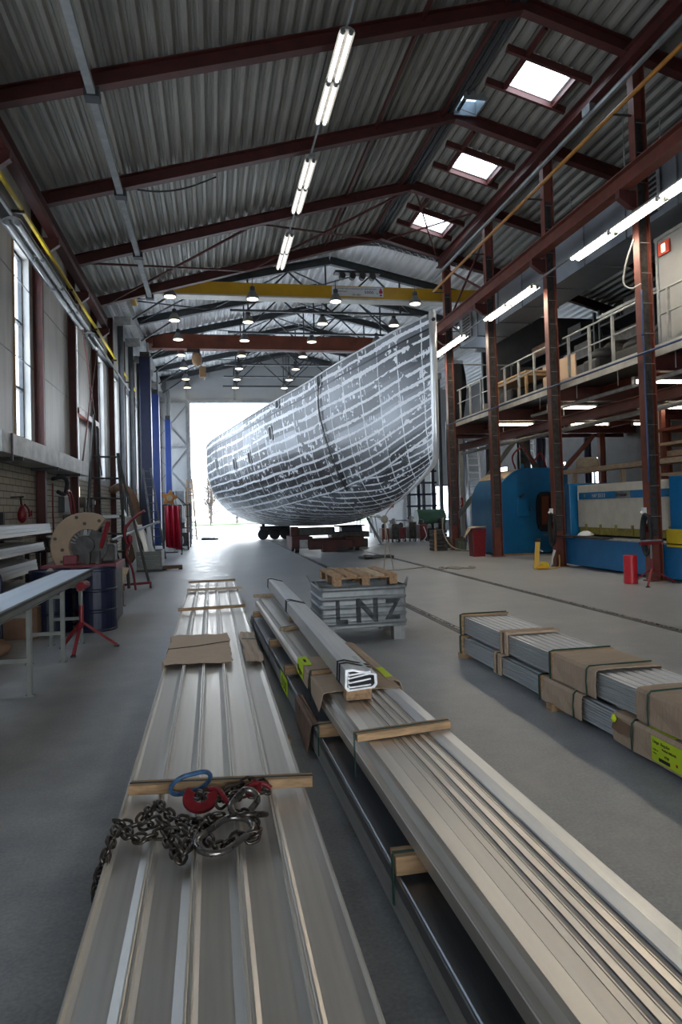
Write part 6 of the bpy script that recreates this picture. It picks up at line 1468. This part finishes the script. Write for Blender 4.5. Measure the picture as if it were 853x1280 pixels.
# ------------------------------------------------------------------ platform above the right aisle
def build_platform():
    zt, x0 = 4.74, 8.98
    t = thing('mezzanine_platform', 'steel platform with pale edge channel above the right aisle', 'platform', (12.5, 17, 4.6))
    MB().box(9.0, 16.45, 7.5, 24.9, 4.66, 4.72).build('deck_plate', 'grime', t)
    MB().box(8.965, 9.0, 7.5, 24.9, 4.55, 4.78).build('edge_channel', 'fascia', t)
    for y in FY: MB().beam(ibeam(.2, .36), (8.97, y, 4.45), (16.4, y, 4.45)).build('cross_beam', 'red', t)
    for x in (10.2, 12.6, 15.0): MB().beam(ibeam(.14, .22), (x, 7.5, 4.54), (x, 24.9, 4.54)).build('joist', 'rust', t)
    MB().box(9.0, 16.4, 24.8, 24.9, 4.2, 4.66).build('end_beam', 'red', t)
    for y in FY: MB().beam(ibeam(.2, .22), (14.9, y, 0), (14.9, y, 4.3), (1, 0, 0)).build('post', 'red_col', t)
    tag(MB().beam(ibeam(.16, .24), (9.35, 7.5, 3.82), (9.35, 24.6, 3.82)).build('low_beam', 'red_col'), 'red-brown beam running along under the platform edge', 'beam')
    t = thing('grey_pipe', 'grey pipe hung along under the platform', 'pipe', (9.75, 16, 3.6))
    MB().cyl((9.75, 8, 3.66), (9.75, 25.4, 3.66), .06).build('pipe', 'galv_dull', t)
    for y in (10, 13.5, 17.5, 21.5): MB().cyl((9.75, y, 3.7), (9.75, y, 4.66), .012, n=6).build('hanger', 'galv_dull', t)
    t = thing('grey_pipe', 'upper grey pipe hung close to the platform edge', 'pipe', (9.3, 14, 4.3))
    MB().cyl((9.3, 8, 4.19), (9.3, 18.5, 4.19), .05).build('pipe', 'galv_dull', t)
    for y in (10, 12.2, 14.2, 16, 18): MB().cyl((9.3, y, 4.3), (9.3, y, 4.66), .012, n=6).build('hanger', 'galv_dull', t)
    o = MB().tube([(8.635, y, 4.60) for y in (7.5, 12, 16, 20, 24)], .025, 8).build('edge_pipe', 'cable_blue'); tag(o, 'dark blue pipe running along the platform edge', 'pipe')
    o = MB().tube(smooth_path([(8.66, 12.30, 5.9), (8.66, 12.30, 5.2), (8.62, 12.28, 4.95), (8.66, 12.30, 4.75), (8.66, 12.30, 2.0)], 4), .022, 6).build('blue_cable', 'cable_blue', smooth=True); tag(o, 'blue cable running down the first right column', 'cable')
    o = MB().tube(smooth_path([(8.5, 12.25, 6.9), (8.42, 12.4, 6.5), (8.4, 12.5, 6.1), (8.5, 12.4, 5.95), (8.66, 12.3, 6.02)], 5), .018, 6).build('grey_cable', 'galv_dull', smooth=True); tag(o, 'pale cable looping beside the first right column', 'cable')
    # railings between columns
    for k, (a, b) in enumerate(((7.6, 12.25), (12.7, 16.1), (16.5, 19.95), (20.35, 23.8))):
        t = thing('guard_rail', 'grey pipe guard rail on the platform edge, %s bay from the camera' % ORD[k], 'railing', (9.02, a, 4.76), 'platform railings')
        for z_, r in ((5.86, .024), (5.38, .02)): MB().cyl((9.03, a, z_), (9.03, b, z_), r, n=8).build('rail', 'galv_dull', t)
        n = 4
        for j in range(n):
            y = a + .25 + (b - a - .5) * j / (n - 1); MB().box(9.0, 9.06, y - .025, y + .025, 4.66, 5.86).build('post', 'galv_dull', t)
    # ventilation duct above the platform
    t = thing('ventilation_duct', 'large grey sheet metal duct above the platform', 'duct', (10, 18, 8.2))
    x0, x1, z0, z1 = 9.45, 10.6, 7.62, 8.72
    for k in range(9):
        a = 8.6 + 1.76 * k; MB().box(x0, x1, a, a + 1.74, z0, z1).build('duct_section', 'gal_duct', t, bevel=.004)
        MB().box(x0 - .03, x1 + .03, a + 1.74, a + 1.76, z0 - .03, z1 + .03).build('flange', 'galv', t)
    for y, l in ((12.65, .62), (23.2, .8)):
        g = MB().box(x0 - .05, x0 - .005, y, y + l, z0 + .12, z1 - .02).build('louvre', 'black', t)
        s = MB()
        for j in range(8): s.box(x0 - .08, x0 - .03, y + .02, y + l - .02, z0 + .16 + .115 * j, z0 + .19 + .115 * j)
        s.box(x0 - .08, x0 - .03, y - .03, y + .02, z0 + .1, z1).box(x0 - .08, x0 - .03, y + l - .02, y + l + .03, z0 + .1, z1).build('louvre_slats', 'galv_dull', g)
    for y in (10, 14, 18, 22): 
        for x in (x0 + .1, x1 - .1): MB().cyl((x, y, z1), (x, y, NR(x) - .05), .015, n=6).build('hanger', 'galv_dull', t)
    # office cabin on the platform with exit sign
    t = thing('site_cabin', 'pale grey cabin on the platform behind the first right column', 'cabin', (11, 10.5, 4.75))
    MB().box(9.62, 13.5, 7.6, 13.1, 4.73, 7.22).build('wall', 'cabin', t, bevel=.01); MB().box(9.6, 13.55, 7.55, 13.15, 7.22, 7.3).build('roof', 'steel_grey', t)
    MB().box(9.6, 9.63, 13.04, 13.12, 4.73, 7.22).build('corner_trim', 'galv', t)
    s = thing('exit_sign', 'small red and orange emergency sign on the pale cabin', 'sign', (9.58, 12.95, 7.0)); MB().box(9.57, 9.6, 12.62, 12.98, 6.85, 7.12).build('plate', 'sign_red', s); MB().box(9.562, 9.57, 12.74, 12.86, 6.9, 7.07).build('pictogram', 'sign_lit', s)
    # things standing on the platform
    t = thing('wooden_table', 'plain wooden table on the platform near the third column', 'table', (9.9, 20.2, 4.73))
    MB().box(9.45, 10.3, 19.1, 21.4, 5.62, 5.67).build('top', 'wood', t)
    for x in (9.5, 10.25):
        for y in (19.2, 21.3): MB().box(x - .035, x + .035, y - .035, y + .035, 4.73, 5.62).build('leg', 'wood', t)
    MB().box(9.5, 10.25, 19.15, 21.35, 5.52, 5.62).build('apron', 'wood', t)
    t = thing('plywood_board', 'large plywood board leaning behind the wooden table', 'board', (10.9, 20, 4.73)); MB().bar((10.7, 18.4, 5.4), (10.7, 20.4, 5.4), .04, 1.3).build('board', 'card', t)
    t = thing('hanging_rail', 'pale horizontal rail above the platform end with dark clothes', 'rail', (10.2, 24.5, 7.0)); MB().cyl((9.1, 24.5, 6.98), (11.6, 24.5, 6.98), .03).build('rail', 'white_m', t); MB().box(9.15, 9.2, 24.45, 24.55, 4.73, 6.98).build('post', 'galv', t); MB().box(11.5, 11.55, 24.45, 24.55, 4.73, 6.98).build('post', 'galv', t)
    t = thing('dark_overall', 'long dark overall hanging at the far end of the platform', 'clothes', (9.2, 24.2, 5.0))
    g = []
    for i in range(9):
        z_ = 6.95 - 2.1 * i / 8; w = .22 + .10 * math.sin(i * .5); g.append([(9.25 - w + .06 * math.sin(i), 24.3, z_), (9.2, 24.15 - .03 * math.sin(i * 2), z_), (9.25 + w, 24.25, z_), (9.25 + w * .5, 24.4, z_), (9.25 - w, 24.3, z_)])
    MB().sheet(g).build('cloth', 'cloth_dark', t, smooth=True)
    rnd = random.Random(8)
    for k, (x, y, w, d, h, m_) in enumerate(((10.6, 13.8, 1.1, 1.0, 1.1, 'cloth_dark'), (10.8, 15.2, 1.3, 1.2, 1.0, 'black'), (11.2, 17.0, 1.2, 1.4, 1.3, 'grime'), (10.9, 22.6, 1.2, 1.2, 1.3, 'cloth_dark'), (10.2, 16.2, .8, .7, .9, 'black'))):
        t = thing('covered_machine', 'dark covered machine stored on the platform, %s from the camera' % ORD[k], 'machine', (x, y, 4.73), 'stored machines on the platform')
        n = 8; g = []
        MB().box(x - w / 2, x + w / 2, y - d / 2, y + d / 2, 4.73, 4.73 + h * .7).build('body', m_, t, bevel=.08)
        MB().lathe([(w * .45, 4.73 + h * .7), (w * .42, 4.73 + h * .85), (w * .25, 4.73 + h), (.02, 4.73 + h)], (x, y, 0), 12).build('cover', m_, t, smooth=True)
    struct(MB().box(10.9, 16.45, 24.6, 24.68, 4.74, 8.9).build('wall_light_block', 'wall_dim'))  # added screen that keeps far-hall light off the platform roof
    rnd = random.Random(31)
    for k in range(4):  # dark shelves and boxes added to mask the too bright roof behind
        y = 13.4 + 2.9 * k
        t = thing('screening_shelf', 'added dark shelf masking the bright roof behind the platform, %s from the camera' % ORD[k], 'shelf', (12.2, y, 4.73), 'added screening shelves on the platform')
        for x in (11.85, 12.6):
            for yy in (y, y + 2.6): MB().box(x - .04, x + .04, yy - .04, yy + .04, 4.73, 7.5).build('post', 'steel_dark', t)
        for z_ in (4.85, 5.55, 6.25, 6.95): MB().box(11.82, 12.64, y - .04, y + 2.64, z_, z_ + .06).build('shelf_board', 'steel_dark', t)
        MB().box(12.6, 12.63, y, y + 2.6, 4.8, 7.5).build('back_panel', 'cloth_dark', t)
        for j, z_ in enumerate((4.92, 5.62, 6.32, 7.02)):
            b = thing('filler_box', 'added dark box on the %s screening shelf, %s level' % (ORD[k], ('lowest', 'second', 'third', 'top')[j]), 'box', (12.2, y + 1.2, z_), 'added boxes on the screening shelves')
            a0 = y + rnd.uniform(.1, .9); MB().box(11.9, 12.5, a0, a0 + rnd.uniform(.8, 1.6), z_, z_ + rnd.uniform(.3, .5)).build('box', ('grime', 'black', 'card_dark', 'grime')[(j + k) % 4], b, bevel=.02)
    t = thing('white_bucket', 'white bucket on the platform beside the third column', 'bucket', (9.3, 20.9, 4.73)); MB().lathe([(.12, 0), (.15, .3), (.16, .32), (.14, .32), (.01, .03)], (9.25, 21.8, 4.73), 16).build('tub', 'white', t); MB().tube([(9.1, 21.8, 5.0), (9.25, 21.7, 4.9), (9.4, 21.8, 5.0)], .008, 5).build('handle', 'galv', t)
    t = thing('unlit_strip_light', 'unlit strip light hanging over the platform behind the railing', 'light', (10.2, 14.3, 6.6)); MB().box(10.15, 10.25, 13.2, 16.3, 6.45, 6.52).build('tray', 'galv', t); MB().cyl((10.2, 13.25, 6.42), (10.2, 16.25, 6.42), .03, n=8).build('tube', 'tube_off', t)

build_shell(); build_steel(); build_far_hall(); build_lights(); build_boat(); build_left_pile(); build_chain(); build_centre_pile(); build_right_stack(); build_crate()
if 1:
    build_left_side(); build_right_side(); build_platform()
build_light(); build_camera()
